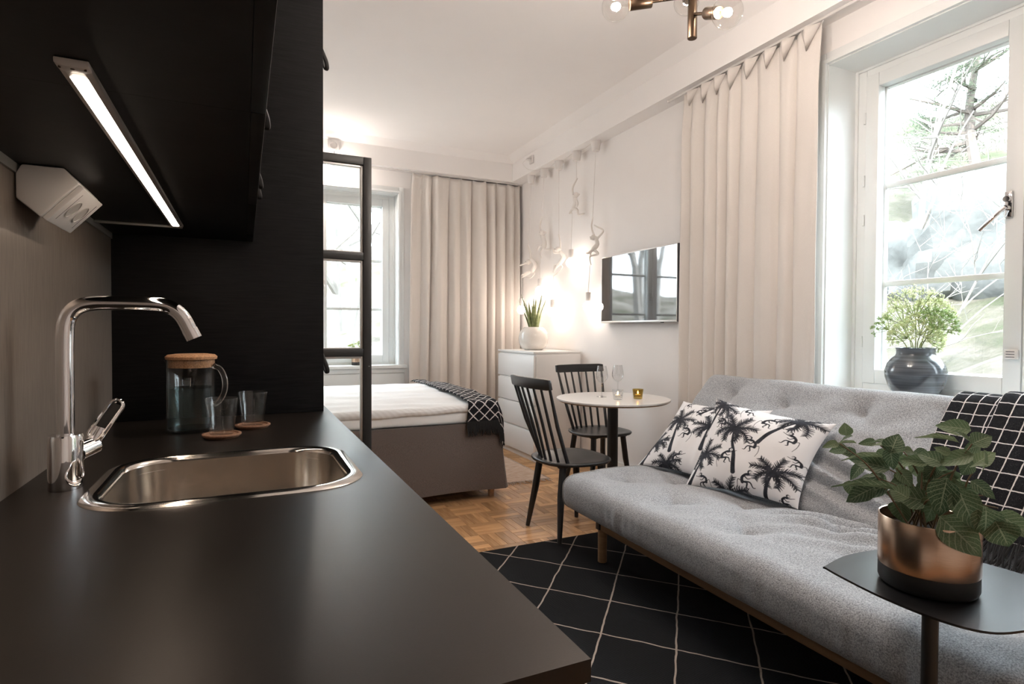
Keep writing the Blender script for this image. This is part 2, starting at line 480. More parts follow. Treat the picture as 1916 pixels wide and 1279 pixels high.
def window(name, axis, wall, a0, a1, z0, z1, depth, mull, bars, sgn, label_in):
    """two-sash casement: lining, casing, sashes with glazing bars and panes, hinges, handle, sill"""
    q = wall+depth
    root = bpy.data.objects.new(name, None); COL.objects.link(root); root['kind'] = 'structure'
    def bx(mb,p0,p1,u0,u1,v0,v1):
        return mb.box(p0,p1,u0,u1,v0,v1) if axis == 'x' else mb.box(u0,u1,p0,p1,v0,v1)
    obj('casing', ring(MB(), axis, wall-0.016, wall+0.004, a0-0.055, a1+0.055, z0-0.02, z1+0.055, 0.056,0.056,0.021,0.056), M['trim'], root, bevel=0.004)
    obj('casing_bead', ring(MB(), axis, wall-0.022, wall-0.012, a0-0.018, a1+0.018, z0, z1+0.018, 0.02,0.02,0.0,0.02), M['trim'], root, bevel=0.003)
    obj('lining', ring(MB(), axis, wall, q, a0-0.001, a1+0.001, z0, z1+0.001, 0.008,0.008,0.004,0.008), M['trim'], root)
    fm = ring(MB(), axis, q-0.005, q+0.085, a0, a1, z0, z1, 0.065,0.065,0.06,0.055)
    bx(fm, q+0.0, q+0.085, mull-0.02, mull+0.02, z0, z1)
    obj('window_frame', fm, M['trim'], root, bevel=0.004)
    obj('frame_bead', ring(MB(), axis, q-0.016, q-0.002, a0+0.006, a1-0.006, z0+0.006, z1-0.006, 0.016,0.016,0.012,0.014), M['trim'], root, bevel=0.003)
    for k, (s0, s1) in enumerate(((a0+0.067, mull-0.003), (mull+0.003, a1-0.067))):
        b0, b1 = z0+0.055, z1-0.053
        sa = obj('sash', ring(MB(), axis, q-0.012, q+0.045, s0, s1, b0, b1, 0.068,0.068,0.075,0.072), M['trim'], root, bevel=0.004)
        g0, g1, h0, h1 = s0+0.066, s1-0.066, b0+0.073, b1-0.07
        zs = [h0]+list(bars)+[h1]
        # inner sheet is whole, the outer sash carries the two glazing bars with three panes
        bx_ = MB(); 
        obj('inner_pane', bx(MB(), q+0.012, q+0.015, g0-0.004, g1+0.004, h0-0.004, h1+0.004), M['pane'], sa, smooth=False)
        osash = obj('outer_sash', ring(MB(), axis, q+0.052, q+0.084, s0+0.01, s1-0.01, b0+0.01, b1-0.01, 0.062,0.062,0.07,0.066), M['trim'], root, bevel=0.003)
        for zb in bars:
            obj('glazing_bar', bx(MB(), q+0.056, q+0.080, g0-0.003, g1+0.003, zb-0.014, zb+0.014), M['trim'], root, bevel=0.004)
        for c0, c1 in zip(zs[:-1], zs[1:]):
            obj('pane', bx(MB(), q+0.067, q+0.070, g0-0.002, g1+0.002, c0, c1), M['pane'], root, smooth=False)
        he = s1+0.004 if (k == 1) else s0-0.004
        for zh in (z0+0.28, z0+0.28+(z1-z0-0.5)*0.52, z1-0.28, z1-0.62):
            hb = MB()
            if axis == 'x': hb.cyl((q-0.016, he, zh-0.03), 0.006, 0.06, 8)
            else: hb.cyl((he, q-0.016, zh-0.03), 0.006, 0.06, 8)
            obj('hinge', hb, M['trim'], root)
    return root, q

w1, q1 = window('window_1', 'x', WX, RY0, RY1, RZ0, RZ1, 0.235, 1.345, (1.455, 1.985), 1, '')
# chrome espagnolette handle on the far sash of the right window
hx, hy = q1-0.012, 1.400
obj('handle_plate', MB().box(hx-0.012, hx, hy-0.014, hy+0.014, 1.705, 1.820), M['chrome'], w1, bevel=0.003)
hb = MB().tube([(hx-0.012,hy,1.745),(hx-0.04,hy,1.745)], 0.011, 12)
hb.tube([(hx-0.036,hy,1.745),(hx-0.048,hy+0.015,1.73),(hx-0.058,hy+0.085,1.655)], [0.010,0.0085,0.009], 12)
obj('handle', hb, M['chrome'], w1)
obj('handle_boss', MB().cyl((hx-0.03,hy,1.785),0.013,0.03,12,'x'), M['chrome'], w1)
obj('safety_catch', MB().box(hx-0.02, hx-0.002, 1.352, 1.402, 1.075, 1.118), M['plastic_w'], w1, bevel=0.004)
obj('catch_slots', MB().box(hx-0.0205, hx-0.0195, 1.362, 1.394, 1.083, 1.086).box(hx-0.0205,hx-0.0195,1.362,1.394,1.095,1.098).box(hx-0.0205,hx-0.0195,1.362,1.394,1.107,1.110), M['tv_frame'], w1, smooth=False)
obj('window_sill', MB().box(WX-0.03, q1+0.002, RY0+0.001, RY1-0.001, RZ0-0.025, RZ0+0.012), M['trim'], w1, bevel=0.006)
w2, q2 = window('window_2', 'y', WY, BX0, BX1, BZ0, BZ1, 0.165, 0.70, (1.415, 1.93), 1, '')
hx, hy = 0.738, q2-0.012
obj('handle_plate', MB().box(hx-0.012, hx+0.012, hy-0.010, hy, 1.60, 1.70), M['alu'], w2, bevel=0.003)
obj('handle', MB().tube([(hx,hy-0.008,1.65),(hx,hy-0.034,1.65),(hx+0.004,hy-0.04,1.62),(hx+0.01,hy-0.042,1.53)], 0.0085, 10), M['alu'], w2)
obj('window_sill', MB().box(BX0-0.08, BX1+0.08, WY-0.06, q2+0.002, BZ0-0.005, BZ0+0.03), M['trim'], w2, bevel=0.007)
obj('sill_moulding', MB().box(BX0-0.06, BX1+0.06, WY-0.03, WY-0.002, BZ0-0.055, BZ0-0.006), M['trim'], w2, bevel=0.01)
obj('apron_panel', MB().box(BX0-0.06, BX1+0.06, WY-0.018, WY-0.001, 0.10, BZ0-0.056), M['trim'], w2, bevel=0.004)

# ------------------------------------------------------------------ outdoors
def hill_z(x, y):
    d1 = max(0.0, x-3.3); d2 = max(0.0, y-6.5)
    e = -0.35+0.31*max(0, d1-0.8)*sstep(-8, 3, y*0+3)+0.05*d1*sstep(4,12,d1)
    # the slope climbs to the right of the view (towards -y)
    z1 = 0.30*max(0, d1-0.6)+0.045*max(0, 6-y)*min(1, d1/4)
    z2 = 0.16*max(0, d2-1.0)+0.10*max(0, x)*min(1, d2/6)
    z = -0.3+min(z1+0.0*e, 7.0+0.25*(nz(x*.2,y*.2)+1))*sstep(0, 6, max(d1, 0.001)*3) + min(z2, 6.0)
    bank = 0.55*nz(x*0.30+3, y*0.30)+0.22*nz(x*1.1, y*1.1, 5)+0.07*nz(x*3.3, y*3.3, 2)
    return z + bank*min(1, (d1+d2)/3)
def grass_mat():
    m, nt, b = new_mat('dry_grass_slope')
    t = noise_n(nt, 0.55, detail=8, rough=0.65)
    r = ramp(nt, [(0.33,(0.060,0.070,0.042)),(0.43,(0.095,0.090,0.070)),(0.53,(0.15,0.135,0.118)),(0.68,(0.23,0.215,0.195))])
    nt.links.new(t.outputs['Fac'], r.inputs['Fac']); nt.links.new(r.outputs['Color'], b.inputs['Base Color'])
    t2 = noise_n(nt, 6, detail=8, rough=0.7); bump(nt, b, t2.outputs['Fac'], 1.0, 0.12)
    setc(b,'Roughness',0.95); setc(b,'Specular IOR Level',0.1); return m
M['grass'] = grass_mat()
g = MB()
g.grid(120, 120, lambda u, v: (-22+60*u, -18+66*v, hill_z(-22+60*u, -18+66*v)), uv=False)
# keep the ground out of the house
g.v = [(x,y,min(z,-0.35)) if (WL-TH-0.4 < x < WX+TH+0.5 and WF-TH-0.4 < y < WY+TH+0.5) else (x,y,z) for x,y,z in g.v]
o = struct('ground_outdoors', g, M['grass'])
def rock(p, s, seed, label):
    mb = MB().sphere((0,0,0), 1.0, 28, 18)
    vs = []
    for v in mb.v:
        q = Vector(v); n_ = q.normalized()
        k = 1+0.35*noise.noise(n_*1.6+Vector((seed,0,0)))+0.14*noise.noise(n_*4+Vector((0,seed,0)))
        q = n_*k; vs.append((q.x*s[0]+p[0], q.y*s[1]+p[1], q.z*s[2]+p[2]))
    mb.v = vs
    return tag(obj('boulder', mb, M['rock'], loc=(p[0],p[1],p[2]-s[2]*0.5)), label, 'rock')
def at_dir(px, d):
    a = YAW+math.atan((px-958)/F); return d*sin(a), d*cos(a)
for px, d, s, dz, lb in ((1840, 13.5, (1.5,1.4,1.5), 0.6, 'large grey boulder under the pine on the slope outside right window'),
                     (1745, 13.0, (0.85,0.9,0.9), 0.45, 'mid-sized grey boulder left of the largest one outside'),
                     (1690, 14.5, (0.9,1.0,0.75), 0.3, 'mossy grey boulder at the left edge of the right window view')):
    x, y = at_dir(px, d); rock((x, y, hill_z(x,y)+dz), s, px*0.01, lb)
def branch(mb, p, d, L, r, depth, bend=0.35, n=5, up=0.0, kids=3):
    P = [Vector(p)]; D = Vector(d).normalized(); R = [r]
    for i in range(n):
        D = (D+Vector((random.uniform(-1,1),random.uniform(-1,1),random.uniform(-1,1)+up))*bend*0.5).normalized()
        P.append(P[-1]+D*(L/n)); R.append(r*(1-0.75*(i+1)/n))
    mb.tube(P, R, 5 if depth > 1 else 4, caps=False)
    tips = [P[-1]]
    if depth > 0:
        for k in range(kids):
            i = random.randint(1, n); a = P[i]
            dd = (D*0.6+Vector((random.uniform(-1,1),random.uniform(-1,1),random.uniform(-0.5,0.9)))).normalized()
            tips += branch(mb, a, dd, L*random.uniform(0.45,0.65), max(R[i]*0.65, 0.004), depth-1, bend, n, up, kids)
    return tips
def bare_tree(px, d, h, lean, r, label, depth=3, kids=4, xy=None, group=None):
    x, y = xy if xy else at_dir(px, d)
    z = hill_z(x, y)-0.1
    mb = MB(); branch(mb, (x,y,z), lean, h, r, depth, 0.25, 7, 0.1, kids)
    o = obj('bare_tree', mb, M['bark_pale'], loc=(x,y,z), fixn=False)
    return tag(o, label, 'tree', group)
random.seed(21)
bare_tree(1722, 12.5, 4.2, (0.02,-0.02,1), 0.07, 'thin leafless tree standing before the boulders outside right window')
bare_tree(1700, 9.0, 2.6, (-0.1,-0.6,0.55), 0.022, 'low leafless shrub leaning right over the slope outside right window', 3, 5)
bare_tree(1668, 9.6, 2.0, (0.2,0.3,0.8), 0.02, 'small leafless shrub at the left edge of the right window', 3, 5)
# pine
px_, d_ = 1835, 17.0
x, y = at_dir(px_, d_); z = hill_z(x, y)-0.2
pine = thing('pine_tree', 'pine tree with green needles leaning in from the right outside window', 'tree', (x,y,z))
tr = MB(); tr.tube(crv([(x,y,z),(x-0.1,y+0.1,z+1.6),(x-0.05,y+0.3,z+3.0),(x+0.1,y+0.2,z+4.6),(x+0.2,y+0.1,z+6.4)],5), [0.15-0.006*i for i in range(21)], 8, caps=False)
random.seed(5)
tips = []
for k in range(34):
    hz = random.uniform(1.6, 6.3); a = random.uniform(0, 2*pi)
    tips += branch(tr, (x-0.02,y+0.2,z+hz), (cos(a),sin(a),random.uniform(-0.1,0.5)), random.uniform(1.0,2.1)*(1.15-hz/9), 0.05, 2, 0.35, 5, 0.05, 3)
obj('trunk', tr, M['bark'], pine, fixn=False)
nd = MB()
for t in tips:
    for k in range(46):
        d = Vector((random.gauss(0,1),random.gauss(0,1),random.gauss(0.3,0.8))).normalized()
        c = t+Vector((random.gauss(0,0.16),random.gauss(0,0.16),random.gauss(0,0.10))); L = random.uniform(0.10,0.20)
        s_ = d.orthogonal().normalized()*0.008
        b0 = len(nd.v); e = c+d*L
        nd.v += [tuple(c-s_),tuple(c+s_),tuple(e)]; nd.f.append((b0,b0+1,b0+2))
M['needle'] = mat('pine_needles', (0.06,0.09,0.05), 0.8, var=0.3, vscale=2)
o = obj('needles', nd, M['needle'], pine, smooth=False, fixn=False); o['kind'] = 'stuff'
# leafless wood behind the back window
random.seed(33)
def wood_tree(x, y, h, r, label):
    z = hill_z(x, y)-0.1; mb = MB()
    branch(mb, (x,y,z), (random.uniform(-.1,.1),random.uniform(-.1,.1),1), h, r, 3, 0.25, 7, 0.1, 4)
    tag(obj('bare_tree', mb, M['bark_pale'], loc=(x,y,z), fixn=False), label, 'tree', 'leafless trees behind the back window')
for (x, y, h, r, lb) in ((1.75,11.0,6.0,.08,'nearest leafless tree behind the back window, left in its right sash'),(2.3,12.9,6.5,.10,'leafless tree in the middle of the wood seen through the back window'),
    (2.85,11.9,6.0,.08,'leafless tree farthest right in the wood seen through the back window'),(2.15,15.0,7.5,.12,'tallest and farthest leafless tree seen through the back window'),
    (-3.6,12.0,6.5,.13,'thick leafless tree mirrored in the middle of the television'),(-3.0,10.8,6.0,.09,'leafless tree mirrored at the left of the television screen'),
    (-4.5,12.8,7.0,.12,'leafless tree mirrored at the right of the television screen'),(-2.3,11.8,6.2,.10,'leafless tree mirrored beside the curtain at the left end of the screen')):
    wood_tree(x, y, h, r, lb)
# ------------------------------------------------------------------ kitchen
ZW = 0.907; KX = -0.363; PY = 2.09; WTF = 0.271; WTY0 = 0.417
splash = struct('wall_panel', MB().box(WL, KX, WF, PY, 0.60, 1.462), M['splash'])
splash.name = 'trim_3'
struct('trim_4', MB().box(WL, KX+0.004, WF, PY, 1.4625, 1.4795), M['alu_strip'])
# worktop with a cut-out for the sink
def rrect(x0,x1,y0,y1,r,n=8):
    out = []
    for cx,cy_,a in ((x1-r,y0+r,-pi/2),(x1-r,y1-r,0),(x0+r,y1-r,pi/2),(x0+r,y0+r,pi)):
        for i in range(n+1):
            t = a+pi/2*i/n; out.append((cx+r*cos(t), cy_+r*sin(t)))
    return out
def loft(mb, loops, cap0=False, cap1=False):
    n = len(loops[0]); b = len(mb.v)
    for L in loops: mb.v.extend([tuple(p) for p in L])
    for i in range(len(loops)-1):
        for j in range(n):
            mb.f.append((b+i*n+j, b+i*n+(j+1)%n, b+(i+1)*n+(j+1)%n, b+(i+1)*n+j))
    if cap0: mb.f.append(tuple(b+j for j in range(n))[::-1])
    if cap1: mb.f.append(tuple(b+(len(loops)-1)*n+j for j in range(n)))
    return mb
SKX0,SKX1,SKY0,SKY1 = -0.250,0.212,1.058,1.476
hole = rrect(SKX0+0.012,SKX1-0.012,SKY0+0.012,SKY1-0.012,0.10)
X0,X1,Y0,Y1 = KX,WTF,WTY0,PY+0.62
def ray_rect(p):
    cx,cy_ = (SKX0+SKX1)/2,(SKY0+SKY1)/2
    dx,dy = p[0]-cx,p[1]-cy_
    t = min([(X1-cx)/dx if dx>1e-9 else 1e9,(X0-cx)/dx if dx<-1e-9 else 1e9,(Y1-cy_)/dy if dy>1e-9 else 1e9,(Y0-cy_)/dy if dy<-1e-9 else 1e9])
    return (cx+dx*t,cy_+dy*t)
bm = bmesh.new()
def addloop(pts,z): return [bm.verts.new((x,y,z)) for x,y in pts]
outer = [(X0,Y0),(X1,Y0),(X1,Y1),(X0,Y1)]
for z in (ZW, ZW-0.02):
    vo = addloop(outer,z); vh = addloop(hole,z)
    ed = [bm.edges.new((vo[i],vo[(i+1)%4])) for i in range(4)]+[bm.edges.new((vh[i],vh[(i+1)%len(vh)])) for i in range(len(vh))]
    bmesh.ops.triangle_fill(bm, use_beauty=True, use_dissolve=False, edges=ed)
bm.verts.ensure_lookup_table()
nv = 4+len(hole)
for i in range(4): bm.faces.new((bm.verts[i],bm.verts[(i+1)%4],bm.verts[nv+(i+1)%4],bm.verts[nv+i]))
h = len(hole)
for i in range(h): bm.faces.new((bm.verts[4+i],bm.verts[4+(i+1)%h],bm.verts[nv+4+(i+1)%h],bm.verts[nv+4+i]))
bmesh.ops.recalc_face_normals(bm, faces=bm.faces[:])
wt = MB(); bm.verts.index_update(); wt.v = [tuple(v.co) for v in bm.verts]; wt.f = [tuple(v.index for v in f.verts) for f in bm.faces]; bm.free()
tag(obj('worktop', wt, M['worktop'], smooth=False, loc=(0,1.2,ZW-0.02)), 'long matt dark brown-black kitchen worktop with a sink cut into it', 'worktop')
# sink
sink = thing('sink', 'rectangular stainless steel sink set into the dark worktop', 'sink', (-0.02,1.27,ZW))
def rl(i, z, r): return [(x,y,z) for x,y in rrect(SKX0+i,SKX1-i,SKY0+i,SKY1-i,r,10)]
rim = loft(MB(), [rl(0,ZW+0.0003,0.105),rl(0.003,ZW+0.003,0.103),rl(0.016,ZW+0.0055,0.098),rl(0.024,ZW+0.0045,0.095),rl(0.030,ZW-0.002,0.09),rl(0.0325,ZW-0.02,0.088)])
obj('rim', rim, M['steel_rim'], sink, smooth=60)
bowl = loft(MB(), [rl(0.032,ZW-0.005,0.088),rl(0.034,ZW-0.06,0.087),rl(0.040,ZW-0.130,0.083),rl(0.050,ZW-0.155,0.075),rl(0.068,ZW-0.166,0.06),rl(0.11,ZW-0.169,0.05),rl(0.165,ZW-0.171,0.03)], cap1=True)
obj('bowl', bowl, M['steel'], sink, smooth=60)
dr = MB().lathe([(0.0001,0.004),(0.012,0.004),(0.02,0.001),(0.038,0.0015),(0.042,0.0)],24,(-0.02,1.27,ZW-0.1705))
obj('drain', dr, M['chrome'], sink)
ov = MB(); ov.tube([(-0.2135+0.004*sin(t*2*pi)*0,1.185+0.010*cos(2*pi*t),ZW-0.045+0.020*sin(2*pi*t)) for t in [i/16 for i in range(16)]],0.003,6,closed=True)
obj('overflow', ov, M['chrome'], sink)
# mixer tap
tap = thing('mixer_tap', 'tall chrome kitchen tap with square-bent swivel spout behind the sink', 'tap', (-0.289,1.262,ZW))
bx_, by_ = -0.289, 1.262
body = MB(); body.lathe([(0.0001,0),(0.0255,0),(0.026,0.004),(0.0255,0.09),(0.024,0.0955),(0.016,0.0965),(0.0001,0.0965)],32,(bx_,by_,ZW),1.0,1.35)
obj('body', body, M['chrome'], tap, smooth=50)
dl = [(bx_+0.0262+0.0*t, by_-0.012+0.011*a, ZW+b) for t,(a,b) in enumerate([(0.0,0.018),(0.8,0.022),(0.95,0.032),(0.6,0.058),(0.3,0.082),(0.0,0.086),(-0.3,0.082),(-0.6,0.058),(-0.95,0.032),(-0.8,0.022)])]
obj('body_insert', MB().tube(crv(dl,3,True),0.0014,5,closed=True), M['chrome'], tap)
sp = crv([(bx_,by_,ZW+0.094),(bx_,by_,ZW+0.15),(bx_,by_,ZW+0.26),(bx_+0.004,by_,ZW+0.300),(bx_+0.019,by_,ZW+0.322),(bx_+0.045,by_,ZW+0.330),(bx_+0.08,by_,ZW+0.331),(bx_+0.135,by_,ZW+0.330),(bx_+0.162,by_,ZW+0.325),(bx_+0.182,by_,ZW+0.308),(bx_+0.199,by_,ZW+0.272)],6)
obj('spout', MB().tube(sp,0.0135,20), M['chrome'], tap, smooth=60)
obj('aerator', MB().tube([(bx_+0.1945,by_,ZW+0.283),(bx_+0.2025,by_,ZW+0.2655)],0.0142,20), M['chrome'], tap)
obj('lever_hub', MB().tube([(bx_+0.012,by_+0.025,ZW+0.058),(bx_+0.034,by_+0.05,ZW+0.066)],[0.019,0.0165],16), M['chrome'], tap)
ca = Vector((bx_+0.036,by_+0.045,ZW+0.085)); cb = Vector((bx_+0.066,by_+0.060,ZW+0.135)); ax = (cb-ca).normalized(); sd = Vector((0.86,-0.5,-0.35)); sd = (sd-ax*sd.dot(ax)).normalized()
lp = [ca+ax*(0.010*(-cos(pi*i/6)))*0 + sd*(0.0125*cos(pi+pi*i/6)) - ax*0.011*sin(pi*i/6) for i in range(7)]+[cb+sd*(0.0125*cos(pi*i/6))+ax*0.0125*sin(pi*i/6) for i in range(7)]
obj('lever', MB().tube(lp,0.0034,8,closed=True,flat=1.6), M['chrome'], tap)
obj('lever_dark_reflection', MB().tube([ca-ax*0.006,cb+ax*0.004],0.0105,12,flat=0.16,upv=ax.cross(sd)), M['black_metal'], tap)  # black plate stands in for the dark reflection inside the chrome loop
obj('lever_neck', MB().tube([(bx_+0.030,by_+0.046,ZW+0.066),ca+ax*0.016],[0.0135,0.009],12), M['chrome'], tap)
# jug
jg = thing('water_jug', 'glass water jug half full with a cork lid on the worktop', 'jug', (-0.133,1.83,ZW))
jx, jy = -0.133, 1.83; R = 0.0625
obj('jug_glass', MB().lathe([(0.0001,0.0005),(R-0.008,0.0005),(R-0.001,0.006),(R,0.016),(R,0.198),(R+0.001,0.2),(R-0.002,0.2),(R-0.003,0.198),(R-0.003,0.018),(R-0.006,0.011),(0.0001,0.009)],40,(jx,jy,ZW)), M['tumbler'], jg, smooth=50)
obj('water', MB().lathe([(0.0001,0.0092),(R-0.0065,0.0112),(R-0.0034,0.018),(R-0.0034,0.122),(R-0.0045,0.1212),(0.0001,0.121)],40,(jx,jy,ZW)), M['water'], jg, smooth=50)
obj('cork_lid', MB().lathe([(0.0001,0.178),(R-0.0045,0.178),(R-0.0045,0.2008),(R+0.001,0.2012),(R+0.002,0.208),(R-0.004,0.2135),(R-0.02,0.2155),(0.0001,0.2165)],40,(jx,jy,ZW)), M['cork'], jg, smooth=40)
hd = Vector((cos(-YAW),sin(-YAW),0)); hp = [Vector((jx,jy,ZW))+hd*a+Vector((0,0,b)) for a,b in ((R-0.001,0.182),(R+0.015,0.176),(R+0.027,0.155),(R+0.031,0.130),(R+0.027,0.106),(R+0.014,0.084),(R-0.001,0.074))]
obj('handle', MB().tube(crv(hp,5),0.0062,12,flat=1.25), M['glass'], jg, smooth=60)
sp_ = Vector((jx,jy,ZW))-hd*(R-0.002)
obj('spout', MB().tube([sp_+Vector((0,0,0.186)),sp_-hd*0.006+Vector((0,0,0.193)),sp_-hd*0.007+Vector((0,0,0.199))],[0.003,0.008,0.010],12), M['bulbglass'], jg)
# tumblers on cork coasters
for (cx,cy_,lb,lc) in ((-0.054,1.690,'clear conical tumbler on the nearer cork coaster in front of the jug','round cork coaster nearer the sink, under a tumbler'),
                     (0.022,1.822,'clear conical tumbler on the farther cork coaster by the black panel','round cork coaster farther from the sink, under a tumbler')):
    c = MB().lathe([(0.0001,0.0005),(0.040,0.0005),(0.0425,0.003),(0.044,0.0055),(0.047,0.007),(0.047,0.0105),(0.045,0.0115),(0.040,0.0115),(0.038,0.0082),(0.0001,0.0080)],40,(cx,cy_,ZW))
    tag(obj('coaster', c, M['cork_dark'], loc=(cx,cy_,ZW)), lc, 'coaster', 'cork coasters')
    t = MB().lathe([(0.0001,0.0),(0.0265,0.0),(0.0285,0.002),(0.0405,0.094),(0.0403,0.0955),(0.0388,0.0955),(0.0384,0.094),(0.0275,0.012),(0.025,0.0095),(0.0001,0.0088)],40,(cx,cy_,ZW+0.0086))
    tag(obj('tumbler', t, M['tumbler'], loc=(cx,cy_,ZW+0.0086), smooth=50), lb, 'glass', 'tumblers by the jug')

# cabinets ---------------------------------------------------------
def loop_handle(p, parent, s=1.0):
    """black leather loop hanging from a door face (door faces +x)"""
    x,y,z = p
    pts = [(x,y-0.004,z+0.05),(x+0.006,y-0.006,z+0.035),(x+0.016,y-0.010,z+0.008),(x+0.020,y-0.006,z-0.012),(x+0.018,y+0.002,z-0.016),(x+0.014,y+0.008,z-0.008),(x+0.008,y+0.007,z+0.015),(x+0.001,y+0.004,z+0.045)]
    return obj('handle', MB().tube(crv(pts,4),0.0042,8,flat=1.7), M['black_strap'], parent)
UZ = 1.48
def cabinet(name, label, x0, x1, y0, y1, z0, z1, doors, group=None, kind='black'):
    t = thing(name, label, 'cabinet', ((x0+x1)/2,(y0+y1)/2,z0), group)
    obj('body', MB().box(x0+0.002,x1-0.019,y0,y1,z0,z1), M['blackwood'], t)
    for (a,b,c,d,hy,hz) in doors:
        dd = obj('door', MB().box(x1-0.0188,x1,a+0.001,b-0.001,c,d-0.0015), M['blackwood'], t, bevel=0.001)
        if hy is not None: loop_handle((x1-0.001,hy,hz), dd)
    return t
cabinet('wall_cabinet', 'black wood wall cabinet next to the tall cabinet, with two small loop handles', WL, 0.028, 1.47, PY-0.001, UZ, 2.45,
        [(1.47,1.93,UZ,2.45,1.86,1.625),(1.93,PY-0.001,UZ,2.45,1.995,1.622)], 'black wall cabinets')
cabinet('wall_cabinet', 'black wood wall cabinet above the sink and tap with one loop handle', WL, 0.028, 0.85, 1.4695, UZ, 2.45,
        [(0.85,1.4695,UZ,2.45,1.355,1.64)], 'black wall cabinets')
cabinet('wall_cabinet', 'black wood wall cabinet nearest the viewer at upper left', WL, 0.028, 0.10, 0.8495, UZ, 2.45,
        [(0.10,0.475,UZ,2.45,None,0),(0.475,0.8495,UZ,2.45,None,0)], 'black wall cabinets')
tall = thing('tall_cabinet', 'tall black wood cabinet closing off the end of the worktop', 'cabinet', (-0.05,2.39,0))
obj('side_panel', MB().box(WL+0.002,0.2505,PY,PY+0.019,ZW+0.001,2.72), M['blackwood'], tall, bevel=0.0008)
obj('body', MB().box(WL+0.002,0.228,PY+0.0195,PY+0.60,ZW+0.001,2.72), M['blackwood'], tall)
for (z0,z1,hz) in ((ZW+0.002,1.38,1.055),(1.38,2.05,None),(2.05,2.72,2.125)):
    dd = obj('door', MB().box(0.229,0.2495,PY+0.0205,PY+0.60,z0+0.001,z1-0.002), M['blackwood'], tall, bevel=0.001)
    if hz: loop_handle((0.2488,PY+0.045,hz), dd)
y = WTY0+0.03
for k,(w_,lb) in enumerate(((0.60,'black base cabinet at the near end under the worktop'),(0.60,'black base cabinet under the sink'),(0.443,'black base cabinet between sink and tall cabinet, under the worktop'))):
    t = thing('base_cabinet', lb, 'cabinet', (-0.07,y+w_/2,0), 'black base cabinets')
    obj('body', MB().box(WL+0.002,0.195,y+0.0005,y+w_-0.0005,0.10,0.715 if k==1 else ZW-0.021), M['blackwood'], t)
    obj('door', MB().box(0.196,0.214,y+0.002,y+w_-0.002,0.102,ZW-0.024), M['blackwood'], t, bevel=0.001)
    obj('plinth', MB().box(WL+0.002,0.15,y+0.0005,y+w_-0.0005,0.0,0.0995), M['black_metal'], t)
    y += w_
# LED light under the wall cabinets
led = thing('under_cabinet_light', 'long LED light bar with glowing diffuser under the black wall cabinets', 'light', (-0.167,1.30,UZ))
lx = -0.167
hs = MB().prism([(lx-0.0155,UZ-0.0005),(lx-0.015,UZ-0.006),(lx-0.009,UZ-0.0085),(lx+0.009,UZ-0.0085),(lx+0.015,UZ-0.006),(lx+0.0155,UZ-0.0005)],'y',0.78,1.828)
obj('housing', hs, M['alu'], led, smooth=20)
obj('diffuser', MB().prism([(lx-0.0085,UZ-0.0087),(lx-0.005,UZ-0.0105),(lx+0.005,UZ-0.0105),(lx+0.0085,UZ-0.0087)],'y',0.797,1.808), M['led'], led)
for yy in (0.764,1.820):
    ec = MB().prism([(lx-0.0158,UZ-0.0004),(lx-0.0155,UZ-0.0065),(lx-0.009,UZ-0.0092),(lx+0.009,UZ-0.0092),(lx+0.0155,UZ-0.0065),(lx+0.0158,UZ-0.0004)],'y',yy,yy+0.018)
    e = obj('end_cap', ec, M['plastic_w'], led, bevel=0.0012)
    sc_ = MB()
    for dx in (-0.0115,0.0,0.0115): sc_.cyl((lx+dx,yy+0.006,UZ-0.0098),0.002 if dx==0 else 0.0013,0.004,8)
    obj('screw', sc_, M['bronze'], e)
tag(obj('cable_channel', MB().box(KX+0.005,lx+0.012,1.850,1.862,UZ-0.008,UZ-0.0005), M['alu_strip'], bevel=0.002, loc=(-0.2,1.84,UZ-0.01)), 'thin grey cable channel running under the wall cabinet to the light bar', 'cable channel')
# corner socket block under the wall cabinet
sk = thing('corner_socket', 'white corner socket block with two outlets under the wall cabinet', 'socket', (-0.31,1.36,1.38))
pf = [(-0.3605,1.462),(-0.352,1.4785),(-0.292,1.4785),(-0.2695,1.4535),(-0.3265,1.3885),(-0.3605,1.419)]
obj('body', MB().prism(pf,'y',1.28,1.44), M['plastic_w'], sk, bevel=0.003)
A = Vector((-0.2695,0,1.4535)); B = Vector((-0.3265,0,1.3885)); u_ = (B-A).normalized(); n_ = Vector((-u_.z,0,u_.x)); n_ = -n_ if n_.x < 0 else n_
L = (B-A).length
def fp(s,y,d): p = A+u_*s+n_*d; return (p.x,y,p.z)
def slab(s0,s1,y0,y1,d0,d1):
    return MB().add([fp(s0,y0,d0),fp(s1,y0,d0),fp(s1,y1,d0),fp(s0,y1,d0),fp(s0,y0,d1),fp(s1,y0,d1),fp(s1,y1,d1),fp(s0,y1,d1)],[(3,2,1,0),(4,5,6,7),(0,1,5,4),(1,2,6,5),(2,3,7,6),(3,0,4,7)])
obj('face_plate', slab(0.001,L-0.001,1.2865,1.4385,0.0003,0.010), M['plastic_w'], sk, bevel=0.002)
for yc in (1.335,1.388):
    c = A+u_*(L/2); c = Vector((c.x,yc,c.z))
    mb = MB().lathe([(0.0195,0.0102),(0.0195,0.0114),(0.0180,0.0114),(0.0175,0.0040),(0.0001,0.0040)],28)
    Mx = Matrix((u_.cross(n_)*-1,u_,n_)).transposed().to_4x4(); Mx.translation = c
    so = obj('outlet', mb.xf(Mx), M['plastic_shaded'], sk)
    obj('pin_holes', MB().cyl((0.0,0.009,0.0042),0.0025,0.0006,8).cyl((0.0,-0.009,0.0042),0.0025,0.0006,8).xf(Mx), M['tv_frame'], so)
for yy in (1.308,1.416): obj('seam', slab(0.012,L-0.012,yy,yy+0.001,0.0098,0.0104), M['tv_frame'], sk, smooth=False)

